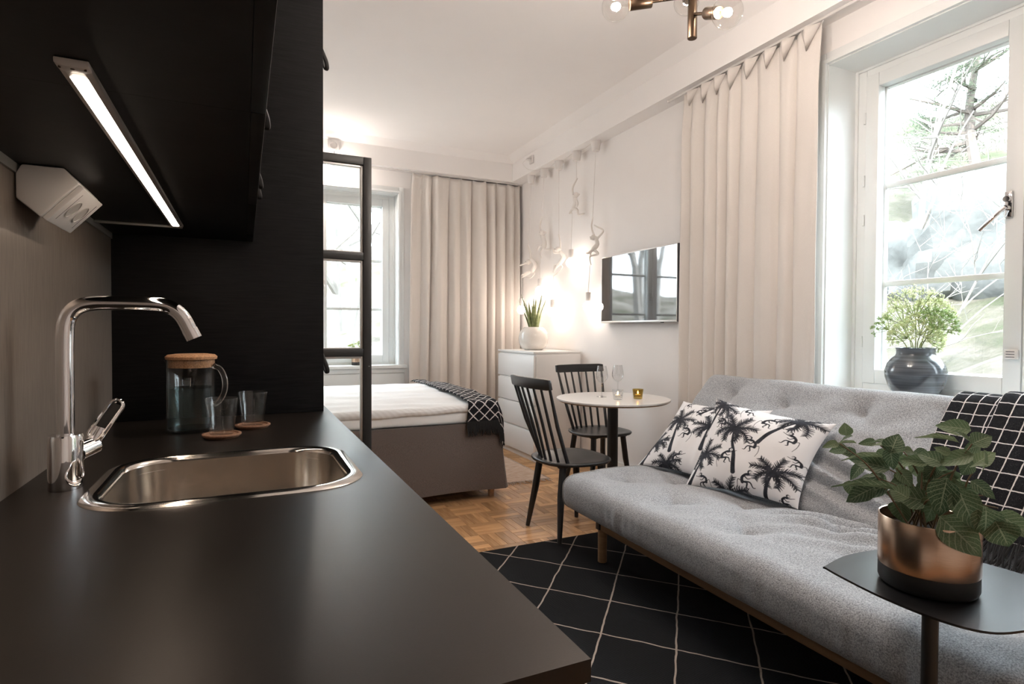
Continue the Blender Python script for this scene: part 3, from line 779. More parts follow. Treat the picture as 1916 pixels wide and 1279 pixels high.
# black steel and glass partition behind the tall cabinet
GY = 2.78
gp = thing('glass_partition', 'black steel framed glass partition between kitchen and bed', 'partition', (0.2,GY,0))
gx1, gz1 = 0.549, 2.003
def bar(n,x0,x1,z0,z1,d=0.022): return obj(n, MB().box(x0,x1,GY-d,GY+d,z0,z1), M['black_metal'], gp, bevel=0.002)
bar('post', gx1-0.038, gx1, 0.0, gz1); bar('post', WL+0.001, WL+0.039, 0.0, gz1)
bar('top_rail', WL+0.039, gx1-0.038, gz1-0.038, gz1); bar('bottom_rail', WL+0.039, gx1-0.038, 0.0, 0.04)
for zz in (1.067,1.520,0.55): bar('crossbar', WL+0.039, gx1-0.038, zz, zz+0.036)
for z0,z1 in ((0.04,0.55),(0.586,1.067),(1.103,1.520),(1.556,gz1-0.038)):
    obj('glazing_bead', ring(MB(),'y',GY-0.012,GY+0.012,WL+0.039,gx1-0.038,z0,z1,0.008,0.012,0.006,0.010), M['alu'], gp, bevel=0.001)
    obj('pane', MB().box(WL+0.045,gx1-0.045,GY-0.003,GY+0.003,z0+0.003,z1-0.003), M['pane'], gp, smooth=False)
for (px_,z_) in ((gx1-0.012,1.02),(gx1-0.22,1.078)): obj('screw', MB().cyl((px_,GY-0.0235,z_),0.0022,0.0015,8,'y'), M['alu'], gp)
# ------------------------------------------------------------------ rugs
def rug_mat():
    m, nt, b = new_mat('black_rug_with_diamond_lines')
    tc = N(nt,'ShaderNodeTexCoord'); sep = N(nt,'ShaderNodeSeparateXYZ')
    wob = N(nt,'ShaderNodeTexNoise'); wob.inputs['Scale'].default_value = 9; wob.inputs['Detail'].default_value = 2
    nt.links.new(tc.outputs['Object'], wob.inputs['Vector']); nt.links.new(tc.outputs['Object'], sep.inputs[0])
    def mth(op, a, b_=None):
        n = N(nt,'ShaderNodeMath',operation=op)
        for i,x in enumerate((a,b_)):
            if x is None: continue
            if isinstance(x,(int,float)): n.inputs[i].default_value = x
            else: nt.links.new(x, n.inputs[i])
        return n.outputs[0]
    w_ = mth('MULTIPLY', mth('SUBTRACT', wob.outputs['Fac'], 0.5), 0.05)
    a = mth('DIVIDE', mth('SUBTRACT', sep.outputs['X'], 1.4535), 0.1915); c = mth('DIVIDE', mth('SUBTRACT', sep.outputs['Y'], 2.516), 0.2135)
    p = mth('ADD', mth('MULTIPLY', mth('ADD', a, c), 0.5), w_); q = mth('ADD', mth('MULTIPLY', mth('SUBTRACT', a, c), 0.5), w_)
    def line(t):
        f = mth('ABSOLUTE', mth('SUBTRACT', t, mth('ROUND', t)))
        return mth('LESS_THAN', f, 0.0125)
    mask = mth('MAXIMUM', line(p), line(q))
    wv = N(nt,'ShaderNodeTexWave'); wv.wave_type = 'BANDS'; wv.bands_direction = 'Y'; wv.inputs['Scale'].default_value = 55; wv.inputs['Distortion'].default_value = 0.6
    nt.links.new(tc.outputs['Object'], wv.inputs['Vector'])
    r = ramp(nt, [(0.2,(0.006,0.0065,0.008)),(0.9,(0.021,0.022,0.025))]); nt.links.new(wv.outputs['Fac'], r.inputs['Fac'])
    mx = N(nt,'ShaderNodeMix'); mx.data_type = 'RGBA'; mx.inputs['B'].default_value = (0.42,0.36,0.31,1)
    nt.links.new(mask, mx.inputs['Factor']); nt.links.new(r.outputs['Color'], mx.inputs['A']); nt.links.new(mx.outputs['Result'], b.inputs['Base Color'])
    setc(b,'Roughness',0.95); setc(b,'Specular IOR Level',0.15)
    hsum = mth('ADD', mth('MULTIPLY', mask, 2.0), wv.outputs['Fac']); bump(nt, b, hsum, 0.5, 0.002)
    return m
M['rug'] = rug_mat()
RX0,RX1,RY0_,RY1_ = 0.45,2.05,0.25,2.845
rg = MB()
def rugz(x,y): return 0.006+0.0025*(nz(x*3,y*3,4)+0.5)*sstep(0,0.1,min(x-RX0,RX1-x,y-RY0_,RY1_-y))
rg.grid(60,90, lambda u,v: (RX0+(RX1-RX0)*u+0.012*nz(v*5,0,u*3)*(u>0.95), RY0_+(RY1_-RY0_)*v, rugz(RX0+(RX1-RX0)*u,RY0_+(RY1_-RY0_)*v)), uv=False)
nb = len(rg.v)
rg.add([(RX0,RY0_,0.0003),(RX1,RY0_,0.0003),(RX1,RY1_,0.0003),(RX0,RY1_,0.0003)],[(3,2,1,0)])
for seq in (range(0,61),range(60,61*91,61),range(61*91-1,61*90-1,-1),range(61*90,-1,-61)):
    s = list(seq)
    for a,b in zip(s[:-1],s[1:]):
        pa,pb = rg.v[a],rg.v[b]; k = len(rg.v); rg.v += [(pa[0],pa[1],0.0004),(pb[0],pb[1],0.0004)]; rg.f.append((a,k,k+1,b))
tag(obj('area_rug', rg, M['rug'], fixn=False), 'black woven rug with thin beige diamond lines under the sofa', 'rug')

def rag_mat():
    m, nt, b = new_mat('beige_rag_rug')
    t = noise_n(nt, 14, st=(1,8,1), detail=5)
    r = ramp(nt, [(0.3,(0.40,0.25,0.17)),(0.5,(0.55,0.40,0.30)),(0.7,(0.70,0.60,0.52))])
    nt.links.new(t.outputs['Fac'], r.inputs['Fac']); nt.links.new(r.outputs['Color'], b.inputs['Base Color'])
    setc(b,'Roughness',0.95); t2 = noise_n(nt, 60, st=(1,5,1)); bump(nt,b,t2.outputs['Fac'],0.6,0.004); return m
M['rag'] = rag_mat()
rr = thing('rag_rug', 'small beige woven rag rug with fringe beside the bed and dresser', 'rug', (1.95,4.5,0))
mb = MB(); mb.grid(20,30, lambda u,v: (1.70+0.52*u, 4.06+1.15*v, 0.004+0.004*(nz(u*8,v*14)+0.6)), uv=False); mb.box(1.70,2.22,4.06,5.21,0.0005,0.004)
obj('woven_field', mb, M['rag'], rr)
fr = MB()
for i in range(46):
    x = 1.70+0.52*i/45; a = random.uniform(-.4,.4); l = random.uniform(.045,.08)
    fr.tube([(x,4.07,0.006),(x+0.3*a*l,4.06-l*0.5,0.007+random.uniform(0,.004)),(x+a*l,4.06-l,0.004)],[0.0035,0.003,0.0018],5)
for i in range(90):
    y_ = 4.06+1.15*i/89; l = random.uniform(.008,.02); fr.tube([(2.215,y_,0.005),(2.22+l,y_+random.uniform(-.008,.008),0.004)],[0.004,0.002],4)
o = obj('fringe', fr, M['jute'], rr); o['kind'] = 'stuff'

# ------------------------------------------------------------------ bed
BX_0,BX_1,BY0,BY1 = -0.37,1.655,3.73,5.47
bed = thing('bed', 'low double bed with grey-brown linen valance under the back window', 'bed', (0.65,4.6,0))
sk = MB()
def skirt(u,v):
    # u runs along near side then round the foot end; v from hem (0) to top (1)
    L1 = BX_1-BX_0; L2 = BY1-BY0; s = u*(L1+L2)
    z = 0.075+0.012*nz(s*2,3)+ (0.545-0.075)*v
    fl = (1-v)**1.2
    if s <= L1:
        x = BX_0+s; y = BY0-0.006*fl-0.006*nz(s*2.5,v*2)*fl
        return (x+0.03*fl*sstep(L1-.12,L1,s), y-0.02*fl*sstep(L1-.15,L1,s), z)
    t = s-L1
    f = 0.016+0.055*sstep(0,.10,t)*(1-sstep(.14,.30,t))
    return (BX_1+fl*(f+0.010*sin(t*26))+0.03*fl*(1-sstep(0,.1,t)), BY0+t-0.02*fl*(1-sstep(0,.1,t)), z-0.0*fl)
sk.grid(240,12,skirt,uv=False)
obj('valance', sk, M['skirt'], bed, fixn=False)
obj('valance_band', MB().grid(160,2,lambda u,v: (lambda p:(p[0]+(0.0025 if p[1]>BY0+0.03 else 0.0),p[1]-(0.0025 if p[1]<=BY0+0.03 else 0),p[2]))(skirt(u,0.77+0.23*v)),uv=False), M['skirt'], bed, fixn=False)
obj('frame', rbox(BX_0+0.01,BX_1-0.012,BY0+0.012,BY1-0.01,0.16,0.545,0.02,2,2,1), M['skirt'], bed)
for (lx_,ly_) in ((1.612,3.79),(1.60,5.38),(-0.30,3.80),(-0.30,5.38)):
    obj('leg', MB().lathe([(0.0001,0),(0.020,0),(0.022,0.004),(0.028,0.165),(0.0001,0.165)],20,(lx_,ly_+0.02,0)), mat('pale_wood_leg',(0.55,0.44,0.36),0.5) if False else M['ply'], bed)
def top_wr(x,y): return 0.010*nz(x*2.2,y*6,1)+0.007*nz(x*5,y*13,7)
def mat_disp(p,n): return p+n*(0.004*nz(p.x*7,p.y*7,p.z*9))
obj('mattress', rbox(BX_0+0.02,BX_1-0.03,BY0+0.012,BY1-0.02,0.547,0.635,0.025,30,26,3,mat_disp), M['linen_white'], bed)
tag(obj('storage_box', MB().box(0.72,1.30,4.02,4.5,0.0,0.085), M['tv_frame'], bevel=0.006, loc=(1.0,4.25,0)), 'dark grey flat storage box pushed under the bed', 'box')
def duv(p,n):
    w_ = top_wr(p.x,p.y)*(1.0 if n.z > 0.3 else 0.4)
    edge = 0.010*sin(p.x*5.5+1)+0.012*nz(p.x*4,9)
    q = Vector(p); q.z += w_
    if n.y < -0.3: q.y -= 0.008*nz(p.x*5,p.z*20)+0.006
    if p.z < 0.66 and n.y < 0.2: q.z += edge*0.6
    q.z += 0.028*sstep(3.73,4.5,p.y)*(1-sstep(4.9,5.5,p.y)) if n.z > 0 else 0
    return q
def stripe_linen():
    m, nt, b = new_mat('white_sateen_stripe_linen')
    tc = N(nt,'ShaderNodeTexCoord'); wv = N(nt,'ShaderNodeTexWave'); wv.bands_direction = 'DIAGONAL'; wv.inputs['Scale'].default_value = 14; wv.inputs['Distortion'].default_value = 0
    nt.links.new(tc.outputs['Object'], wv.inputs['Vector'])
    r = ramp(nt,[(0.4,(0.80,0.785,0.775)),(0.6,(0.86,0.85,0.845))]); nt.links.new(wv.outputs['Fac'], r.inputs['Fac']); nt.links.new(r.outputs['Color'], b.inputs['Base Color'])
    setc(b,'Roughness',0.8); return m
M['duvet'] = stripe_linen()
tag(obj('duvet', rbox(BX_0+0.03,1.60,BY0-0.004,BY1+0.01,0.618,0.678,0.028,70,60,2,duv), M['duvet'], loc=(0.6,4.6,0.62)), 'white striped duvet spread over the bed, softly wrinkled', 'duvet')

def plaid(name, nu, nv, diag, line=0.05):
    """black woven throw with pale grid lines, on UVs"""
    m, nt, b = new_mat(name)
    tc = N(nt,'ShaderNodeTexCoord'); sep = N(nt,'ShaderNodeSeparateXYZ'); nt.links.new(tc.outputs['UV'], sep.inputs[0])
    wob = N(nt,'ShaderNodeTexNoise'); wob.inputs['Scale'].default_value = 30; nt.links.new(tc.outputs['UV'], wob.inputs['Vector'])
    def mth(op, a, b_=None):
        n = N(nt,'ShaderNodeMath',operation=op)
        for i,x in enumerate((a,b_)):
            if x is None: continue
            if isinstance(x,(int,float)): n.inputs[i].default_value = x
            else: nt.links.new(x, n.inputs[i])
        return n.outputs[0]
    w_ = mth('MULTIPLY', mth('SUBTRACT', wob.outputs['Fac'], 0.5), 0.10)
    a = mth('MULTIPLY', sep.outputs['X'], nu); c = mth('MULTIPLY', sep.outputs['Y'], nv)
    if diag: a, c = mth('ADD', a, c), mth('SUBTRACT', a, c)
    def line_(t):
        t = mth('ADD', t, w_); f = mth('ABSOLUTE', mth('SUBTRACT', t, mth('ROUND', t))); return mth('LESS_THAN', f, line)
    mask = mth('MAXIMUM', line_(a), line_(c))
    tx = noise_n(nt, 900, detail=1, coord='Object'); dots = mth('GREATER_THAN', tx.outputs['Fac'], 0.70)
    mx = N(nt,'ShaderNodeMix'); mx.data_type = 'RGBA'; mx.inputs['A'].default_value = (0.010,0.010,0.013,1); mx.inputs['B'].default_value = (0.74,0.70,0.68,1)
    nt.links.new(mth('MAXIMUM', mask, mth('MULTIPLY', dots, 0.35)), mx.inputs['Factor']); nt.links.new(mx.outputs['Result'], b.inputs['Base Color'])
    setc(b,'Roughness',0.95); setc(b,'Specular IOR Level',0.15)
    bump(nt, b, mth('ADD', mask, mth('MULTIPLY', tx.outputs['Fac'], 0.8)), 0.7, 0.003); return m
def sheet(name, nu, nv, fn, mt, parent, th=0.006):
    mb = MB(); mb.grid(nu,nv,fn)
    me_o = obj(name, mb, mt, parent, fixn=False)
    md = me_o.modifiers.new('thickness','SOLIDIFY'); md.thickness = th; md.offset = 0
    return me_o
M['throw_bed'] = plaid('black_white_diamond_throw', 3.6, 22, True, 0.06)
tb = thing('bed_throw', 'black fringed throw with white diamond lines across the foot of the bed', 'throw', (1.5,4.6,0.68))
def throw_bed(u,v):
    # v: 0 near hanging hem -> 1 far end ; u across
    Ls = 0.135; Lt = BY1-BY0+0.02; s = v*(Ls+Lt)
    xl = 1.385+0.10*v+0.012*sin(v*9); xr = 1.682+0.03*v
    x = xl+(xr-xl)*u
    h = 0.698+0.028*sstep(3.73,4.5,BY0+s)*(1-sstep(4.9,5.5,BY0+s))+0.010*nz(x*9,s*6)
    if s < Ls:
        t = s/Ls; y = BY0-0.034+0.012*t; z = 0.565+(h-0.02-0.565)*t
        y -= 0.012*nz(u*4,2)*(1-t)
    else:
        q = s-Ls; y = BY0-0.022+q; z = h-0.02*exp(-q/0.02)+0.002
    # roll over the foot end
    over = max(0,x-1.615); z -= over*1.3+over*over*4
    return (x-over*0.35, y, z)
sheet('blanket', 30, 110, throw_bed, M['throw_bed'], tb, 0.010)
fr = MB()
for i in range(95):
    u = i/94; p = Vector(throw_bed(u,0)); l = random.uniform(.07,.105)
    fr.tube([p+Vector((0,0,.01)),p+Vector((random.uniform(-.008,.008),-.008,-l*.5)),p+Vector((random.uniform(-.014,.014),random.uniform(-.012,.004),-l))],[.0042,.0042,.0028],5)
for i in range(60):
    u = i/59; p = Vector(throw_bed(u,1)); fr.tube([p,p+Vector((random.uniform(-.01,.01),.03,.004)),p+Vector((random.uniform(-.02,.02),.06,-.01))],[.004,.004,.0025],5)
o = obj('fringe', fr, M['fringe_black'], tb, fixn=False); o['kind'] = 'stuff'

# ------------------------------------------------------------------ dresser
DX0,DX1,DY0,DY1 = 2.357,2.85,4.60,5.40
ds = thing('dresser', 'white four-drawer chest of drawers against the right wall', 'dresser', (2.6,5.0,0))
obj('body', MB().box(DX0+0.024,DX1,DY0+0.002,DY1-0.002,0.055,0.982), M['white_lac'], ds, bevel=0.001)
obj('top', MB().box(DX0,DX1,DY0,DY1,0.983,1.003), M['white_lac'], ds, bevel=0.0015)
obj('plinth', MB().box(DX0+0.03,DX1-0.01,DY0+0.002,DY1-0.002,0.0,0.0545), M['white_lac'], ds, bevel=0.001)
dz = (0.060,0.290,0.520,0.750); 
for k,z0 in enumerate(dz):
    z1 = z0+0.212
    dw = obj('drawer', MB().box(DX0+0.002,DX0+0.020,DY0+0.0015,DY1-0.0015,z0,z1), M['white_lac'], ds, bevel=0.0012)
    obj('finger_groove', MB().box(DX0+0.012,DX0+0.0235,DY0+0.02,DY1-0.02,z1+0.0005,z1+0.012), M['white_lac'], ds)

# ------------------------------------------------------------------ curtains
def curtain(name, label, axis, pos, a0, a1, zt, zb, nf, amp, seed, bow, flaps):
    t = thing(name, label, 'curtain', (pos,(a0+a1)/2,zb) if axis == 'x' else ((a0+a1)/2,pos,zb))
    rnd = random.Random(seed)
    ph = [rnd.uniform(-.5,.5) for _ in range(nf+2)]; am = [rnd.uniform(.45,1.15) for _ in range(nf+2)]
    ph[0] = ph[nf] = ph[nf+1] = 0.5
    def fold(s, v):
        k = s*nf; i = int(k); f = k-i
        p0,p1 = ph[i],ph[i+1]; a = am[i]*(1-f)+am[i+1]*f
        x = 2*pi*(k+ (p0*(1-f)+p1*f))
        w_ = 1-2*abs(sin(x/2))**0.6+0.18*sin(x+1.0)
        return amp*a*w_*(0.45+0.55*sstep(0.0,0.12,1-v))+0.006*nz(s*25,v*3,seed)
    def fn(u,v):
        s = u; z = zb+(zt-zb)*v
        sag = 0.016*abs(sin(pi*nf*s))*sstep(0.965,1,v)
        d = fold(s,v)
        al = a0+(a1-a0)*s+0.012*sin(2*pi*nf*s+1)*(1-v)+bow(s,v)+0.007*nz(s*14,v*4,seed+3)
        return (pos+d,al,z-sag) if axis == 'x' else (al,pos+d,z-sag)
    sheet('panel', 260, 60, fn, M['curtain'], t, 0.0035)
    hk = nf
    for k in range(hk+1):
        s = min(max((k+0.02)/hk,0.004),0.996); p = fn(s,0.995)
        if axis == 'x': obj('hook', MB().tube([(pos,p[1],zt+0.012),(pos-0.004,p[1],zt-0.004),(p[0],p[1],p[2]-0.015)],0.0025,6), M['plastic_w'], t)
        else: obj('hook', MB().tube([(p[0],pos,zt+0.012),(p[0],pos-0.004,zt-0.004),(p[0],p[1],p[2]-0.015)],0.0025,6), M['plastic_w'], t)
    if flaps:
        for k in range(hk):
            c = a0+(a1-a0)*(k+0.55+rnd.uniform(-.1,.1))/hk; wd = (a1-a0)/hk*rnd.uniform(.40,.55); dr = rnd.uniform(.085,.135); ou = pos-amp-0.020-rnd.uniform(0,.012)
            pin = pos-amp*0.55
            mb = MB().add([(pin,c-wd,zt-0.004),(ou,c-wd*0.1,zt-0.012),(pin,c+wd*0.75,zt-0.008),(pos-amp*0.75,c+wd*0.25,zt-dr),(ou+0.006,c+wd*0.05,zt-dr*0.55)],[(0,1,4),(1,2,4),(0,4,3),(4,2,3)])
            f = obj('pleat', mb, M['curtain'], t, smooth=60); md = f.modifiers.new('thickness','SOLIDIFY'); md.thickness = 0.004
    return t
curtain('curtain', 'cream curtain with pleated heading hanging beside the right window behind the sofa', 'x', 2.772, 2.085, 3.125, 2.822, 0.02, 8, 0.032, 4, lambda s,v: 0.0, True)
curtain('curtain', 'cream curtain hanging from ceiling in the corner beside the back window', 'y', 5.915, 1.575, 2.835, 2.832, 0.02, 9, 0.042, 11, lambda s,v: -0.045*(1-s)**3*sstep(0,0.9,1-v)*0.6+0.02*(1-s)**6*sstep(.9,1,v), False)
cr = thing('curtain_rail', 'white ceiling curtain rail along the right wall above the window', 'curtain rail', (2.772,1.7,2.83))
obj('track', MB().box(2.763,2.781,-0.6,3.30,2.834,2.849), M['plastic_w'], cr, bevel=0.002)
obj('end_stop', MB().box(2.761,2.783,3.30,3.312,2.832,2.849), M['plastic_w'], cr, bevel=0.002)
cr = thing('curtain_rail', 'white ceiling curtain rail along the back wall above the window', 'curtain rail', (1.2,5.915,2.83))
obj('track', MB().box(-0.35,2.845,5.906,5.924,2.836,2.849), M['plastic_w'], cr, bevel=0.002)
obj('end_stop', MB().box(2.845,2.860,5.902,5.928,2.825,2.849), M['plastic_w'], cr, bevel=0.002)

# ------------------------------------------------------------------ television
tv = thing('television', 'flat screen television mounted on the right wall, reflecting the window', 'television', (2.83,3.73,1.26))
TY0,TY1,TZ0,TZ1 = 3.240,4.205,1.262,1.826; tx = 2.812
obj('case', MB().box(tx,tx+0.035,TY0,TY1,TZ0,TZ1), M['tv_frame'], tv, bevel=0.003)
obj('screen', MB().box(tx-0.0015,tx-0.0002,TY0+0.008,TY1-0.008,TZ0+0.016,TZ1-0.008), M['tv_screen'], tv, smooth=False)
obj('bezel', ring(MB(),'x',tx-0.003,tx+0.001,TY0,TY1,TZ0,TZ1,0.0075,0.0075,0.015,0.0075), M['alu'], tv, bevel=0.001)
obj('sensor', MB().box(tx+0.002,tx+0.014,TY0+0.16,TY0+0.185,TZ0-0.006,TZ0+0.001), M['black_metal'], tv)
obj('wall_bracket', MB().box(tx+0.035,WX-0.0005,TY0+0.3,TY1-0.3,TZ0+0.15,TZ1-0.15), M['black_metal'], tv)

# ------------------------------------------------------------------ dining table and chairs
TX,TY,TZ = 2.275,3.255,0.738
dt = thing('bistro_table', 'small round white table on a black column by the right wall', 'table', (TX,TY,0))
obj('tabletop', MB().lathe([(0.0001,-0.012),(0.380,-0.012),(0.382,-0.008),(0.382,-0.001),(0.3805,0.0),(0.0001,0.0)],72,(TX,TY,TZ)), M['table_white'], dt, smooth=30)
obj('tabletop_edge', MB().lathe([(0.0001,-0.022),(0.363,-0.022),(0.3795,-0.0125),(0.0001,-0.0122)],72,(TX,TY,TZ)), M['ply'], dt, smooth=30)
obj('column', MB().lathe([(0.036,0.02),(0.036,TZ-0.023)],28,(TX,TY,0)), M['black_metal'], dt)
obj('base_plate', MB().lathe([(0.0001,0),(0.222,0),(0.225,0.003),(0.222,0.010),(0.06,0.016),(0.037,0.022),(0.0001,0.022)],48,(TX,TY,0)), M['black_metal'], dt, smooth=40)

def make_chair(label):
    """spindle-back chair; local: seat centre over origin, faces +y, back at -y"""
    t = thing('spindle_chair', label, 'chair', (0,0,0), 'black spindle-back chairs at the round table', local=True)
    SH = 0.445
    out = []
    for i in range(48):
        a = 2*pi*i/48; c,s = cos(a),sin(a)
        ex = 2.6
        x = 0.224*abs(c)**(2/ex)*(1 if c>0 else -1); y = 0.218*abs(s)**(2/ex)*(1 if s>0 else -1)
        x *= 1.0+0.07*(y/0.2) ; out.append((x,y))
    def L(k,z,dish=0): return [(x*k,y*k,z+dish) for x,y in out]
    st = MB(); loft(st,[L(0.86,SH-0.026),L(0.97,SH-0.020),L(1.0,SH-0.010),L(0.995,SH-0.003),L(0.97,SH),L(0.80,SH-0.004),L(0.5,SH-0.010),L(0.2,SH-0.011)],True,True)
    obj('seat', st, M['black_lac'], t, smooth=60)
    for sx in (-1,1):
        for (y0,y1) in ((-0.13,-0.185),(0.13,0.175)):
            obj('leg', MB().tube([(sx*0.128,y0,SH-0.022),(sx*0.142,y0*0.6+y1*0.4,SH*0.56),(sx*0.180,y1,0.001)],[0.0205,0.021,0.0125],14), M['black_lac'], t)
            obj('leg_block', MB().cyl((sx*0.126,y0,SH-0.032),0.032,0.009,14), M['black_lac'], t)
    n = 7
    rail = MB()
    def rp(u,v,w_): # u -1..1 across, v 0..1 up, w depth
        x = u*0.218; y = -0.268-0.030*(1-u*u)-0.012*v+w_; z = 0.865+v*0.062
        return (x,y,z)
    K = 16
    lo = []
    for i in range(K+1):
        u = -1+2*i/K; e = 0.010*max(0,abs(u)-0.9)/0.1
        a,b,c,d = rp(u,0,-.011),rp(u,0,.011),rp(u,1,.011),rp(u,1,-.011)
        lo.append([(a[0],a[1],a[2]+e*0.4),(b[0],b[1],b[2]+e*0.4),(c[0],c[1],c[2]-e*0.4),(d[0],d[1],d[2]-e*0.4)])
    loft(rail,lo,True,True)
    obj('top_rail', rail, M['black_lac'], t, bevel=0.004)
    for i in range(n):
        u = -1+2*i/(n-1); yb = -0.168+0.055*abs(u)**2; end = abs(u) > 0.99
        obj('spindle', MB().tube([(u*0.150,yb,SH-0.006),(u*0.178,(yb-0.283)/2-0.004,0.66),(u*0.202,-0.268-0.030*(1-u*u)*0.96,0.872)],[0.0115 if end else 0.0085,0.0115 if end else 0.009,0.008 if end else 0.007],10), M['black_lac'], t)
    return t
ch1 = make_chair('black spindle chair nearer the viewer, beside the grey sofa corner')
ch1.location = (1.765,2.965,0.0004); ch1.rotation_euler = (0,0,radians(-90+3))
ch2 = copy_tree(ch1); ch2['label'] = 'black spindle chair behind the round white table, before the dresser'
ch2.location = (2.43,3.66,0); ch2.rotation_euler = (0,0,radians(180))

# wine glasses and tealights
def wine(p, lb):
    x,y = p; t = thing('wine_glass', lb, 'glass', (x,y,TZ), 'empty wine glasses on the round table')
    obj('foot', MB().lathe([(0.0001,0.0005),(0.034,0.0005),(0.0345,0.002),(0.010,0.005),(0.0042,0.012)],32,(x,y,TZ)), M['wineglass'], t, smooth=60)
    obj('stem', MB().lathe([(0.0042,0.011),(0.0035,0.03),(0.0035,0.085),(0.0055,0.097)],16,(x,y,TZ)), M['wineglass'], t, smooth=60)
    pf = [(0.0055,0.096),(0.020,0.105),(0.036,0.125),(0.0415,0.140),(0.0405,0.155),(0.034,0.190),(0.0295,0.215)]
    obj('bowl', MB().lathe(pf+[(r-0.001,z) for r,z in pf[::-1]],36,(x,y,TZ)), M['wineglass'], t, smooth=60)
wine((2.235,3.330),'left empty wine glass on the round table'); wine((2.400,3.375),'right empty wine glass on the round table')
def tealight(p, gm, lb):
    x,y = p; t = thing('tealight_holder', lb, 'candle', (x,y,TZ), 'tealights on the round table')
    pf = [(0.0001,0.0005),(0.027,0.0005),(0.0295,0.003),(0.0375,0.066),(0.0345,0.066),(0.0275,0.014),(0.0001,0.012)]
    obj('holder', MB().lathe(pf,32,(x,y,TZ)), gm, t, smooth=45)
    obj('candle', MB().lathe([(0.0001,0.0125),(0.019,0.0125),(0.019,0.030),(0.0001,0.029)],20,(x,y,TZ)), M['wax'], t)
    obj('flame', MB().lathe([(0.0001,0.033),(0.0035,0.037),(0.0042,0.042),(0.0022,0.050),(0.0001,0.056)],12,(x,y,TZ)), M['flame'], t)
tealight((2.255,3.170),M['wineglass'],'clear glass tealight holder with lit candle on the round table')
tealight((2.400,3.145),M['amber_glass'],'olive-brown glass tealight holder with lit candle on the round table')
# ------------------------------------------------------------------ sofa
SF0,SF1 = 0.66,2.665            # along y
sofa = thing('sofa_bed', 'grey tufted futon sofa with oak legs below the right window', 'sofa', (2.0,1.66,0))
tufts_s = [(1.80,2.46),(1.76,2.04),(1.755,1.62),(1.80,1.20),(1.76,0.84)]+[(2.02,2.30),(2.02,1.84),(2.03,1.42),(2.03,1.0)]
def seat_d(p,n):
    q = Vector(p)
    tp = max(0,n.z)
    # crown and front roll
    q.z += tp*(0.018*sin(pi*min(max((p.x-1.53)/0.70,0),1))-0.020*sstep(1.95,2.25,p.x))
    for (tx_,ty_) in tufts_s:
        dx,dy = p.x-tx_,p.y-ty_; r = hypot(dx,dy)
        if r < 0.3:
            q.z -= tp*(0.026*exp(-(r/0.024)**2)+0.034*exp(-(r/0.085)**2))
            th = atan2(dy,dx); q.z += tp*0.014*(abs(cos(1.5*th+tx_*9))-0.5)*exp(-((r-0.07)/0.05)**2)
    # soft wrinkles on the top and vertical pulls on the front
    q.z += tp*(0.012*nz(p.x*4,p.y*4,2)+0.006*nz(p.x*13,p.y*9,5))
    rum = exp(-((p.y-1.42)/0.26)**2)*exp(-((p.x-2.06)/0.17)**2)
    q.z += tp*rum*(0.034+0.026*sin((p.x*0.9+p.y*0.55+0.02*nz(p.x*9,p.y*9))*58))
    if n.x < -0.3:
        q.x -= -n.x*(0.012*sin(pi*min(max((p.z-0.25)/0.19,0),1))+0.010*nz(p.y*22,p.z*5+p.y*3,1)*sstep(0.0,0.5,nz(p.y*2.6,4)+0.15))
    if n.y > 0.3: q.y += n.y*0.006*nz(p.x*8,p.z*8)
    return q
seat = obj('seat_mattress', rbox(1.535,2.26,SF0,SF1,0.247,0.425,0.055,60,150,8,seat_d), M['sofa'], sofa)
def on_seat(x,y): return 0.425+0.018*sin(pi*min(max((x-1.53)/0.70,0),1))-0.020*sstep(1.95,2.25,x)
for (tx_,ty_) in tufts_s:
    obj('button', MB().sphere((tx_,ty_,on_seat(tx_,ty_)-0.056),0.009,12,8,(1,1,.5)), M['button'], seat)
def end_loop(t, r, n=44):
    """piping that follows the rounded left end of the seat at roll angle t"""
    x0,x1,z0,z1,R_ = 1.535,2.26,0.247,0.425,0.055; P = []
    cor = [(x0+R_,z0+R_,pi),(x1-R_,z0+R_,1.5*pi),(x1-R_,z1-R_,0),(x0+R_,z1-R_,0.5*pi)]
    for k,(cx,cz,a) in enumerate(cor):
        for i in range(7):
            b = a+pi/2*i/6; nn = Vector((cos(b)*cos(t),sin(t),sin(b)*cos(t)))
            P.append(seat_d(Vector((cx,SF1-R_,cz))+nn*R_, nn)+nn*0.002)
        nx,nz_ = cor[(k+1)%4][0],cor[(k+1)%4][1]; b = a+pi/2
        for i in range(1,12):
            f = i/12; nn = Vector((cos(b)*cos(t),sin(t),sin(b)*cos(t)))
            P.append(seat_d(Vector((cx+(nx-cx)*f,SF1-R_,cz+(nz_-cz)*f))+nn*R_, nn)+nn*0.002)
    return obj('piping', MB().tube(P,r,6,closed=True), M['piping'], seat)
end_loop(radians(62),0.0042); end_loop(radians(24),0.0036)
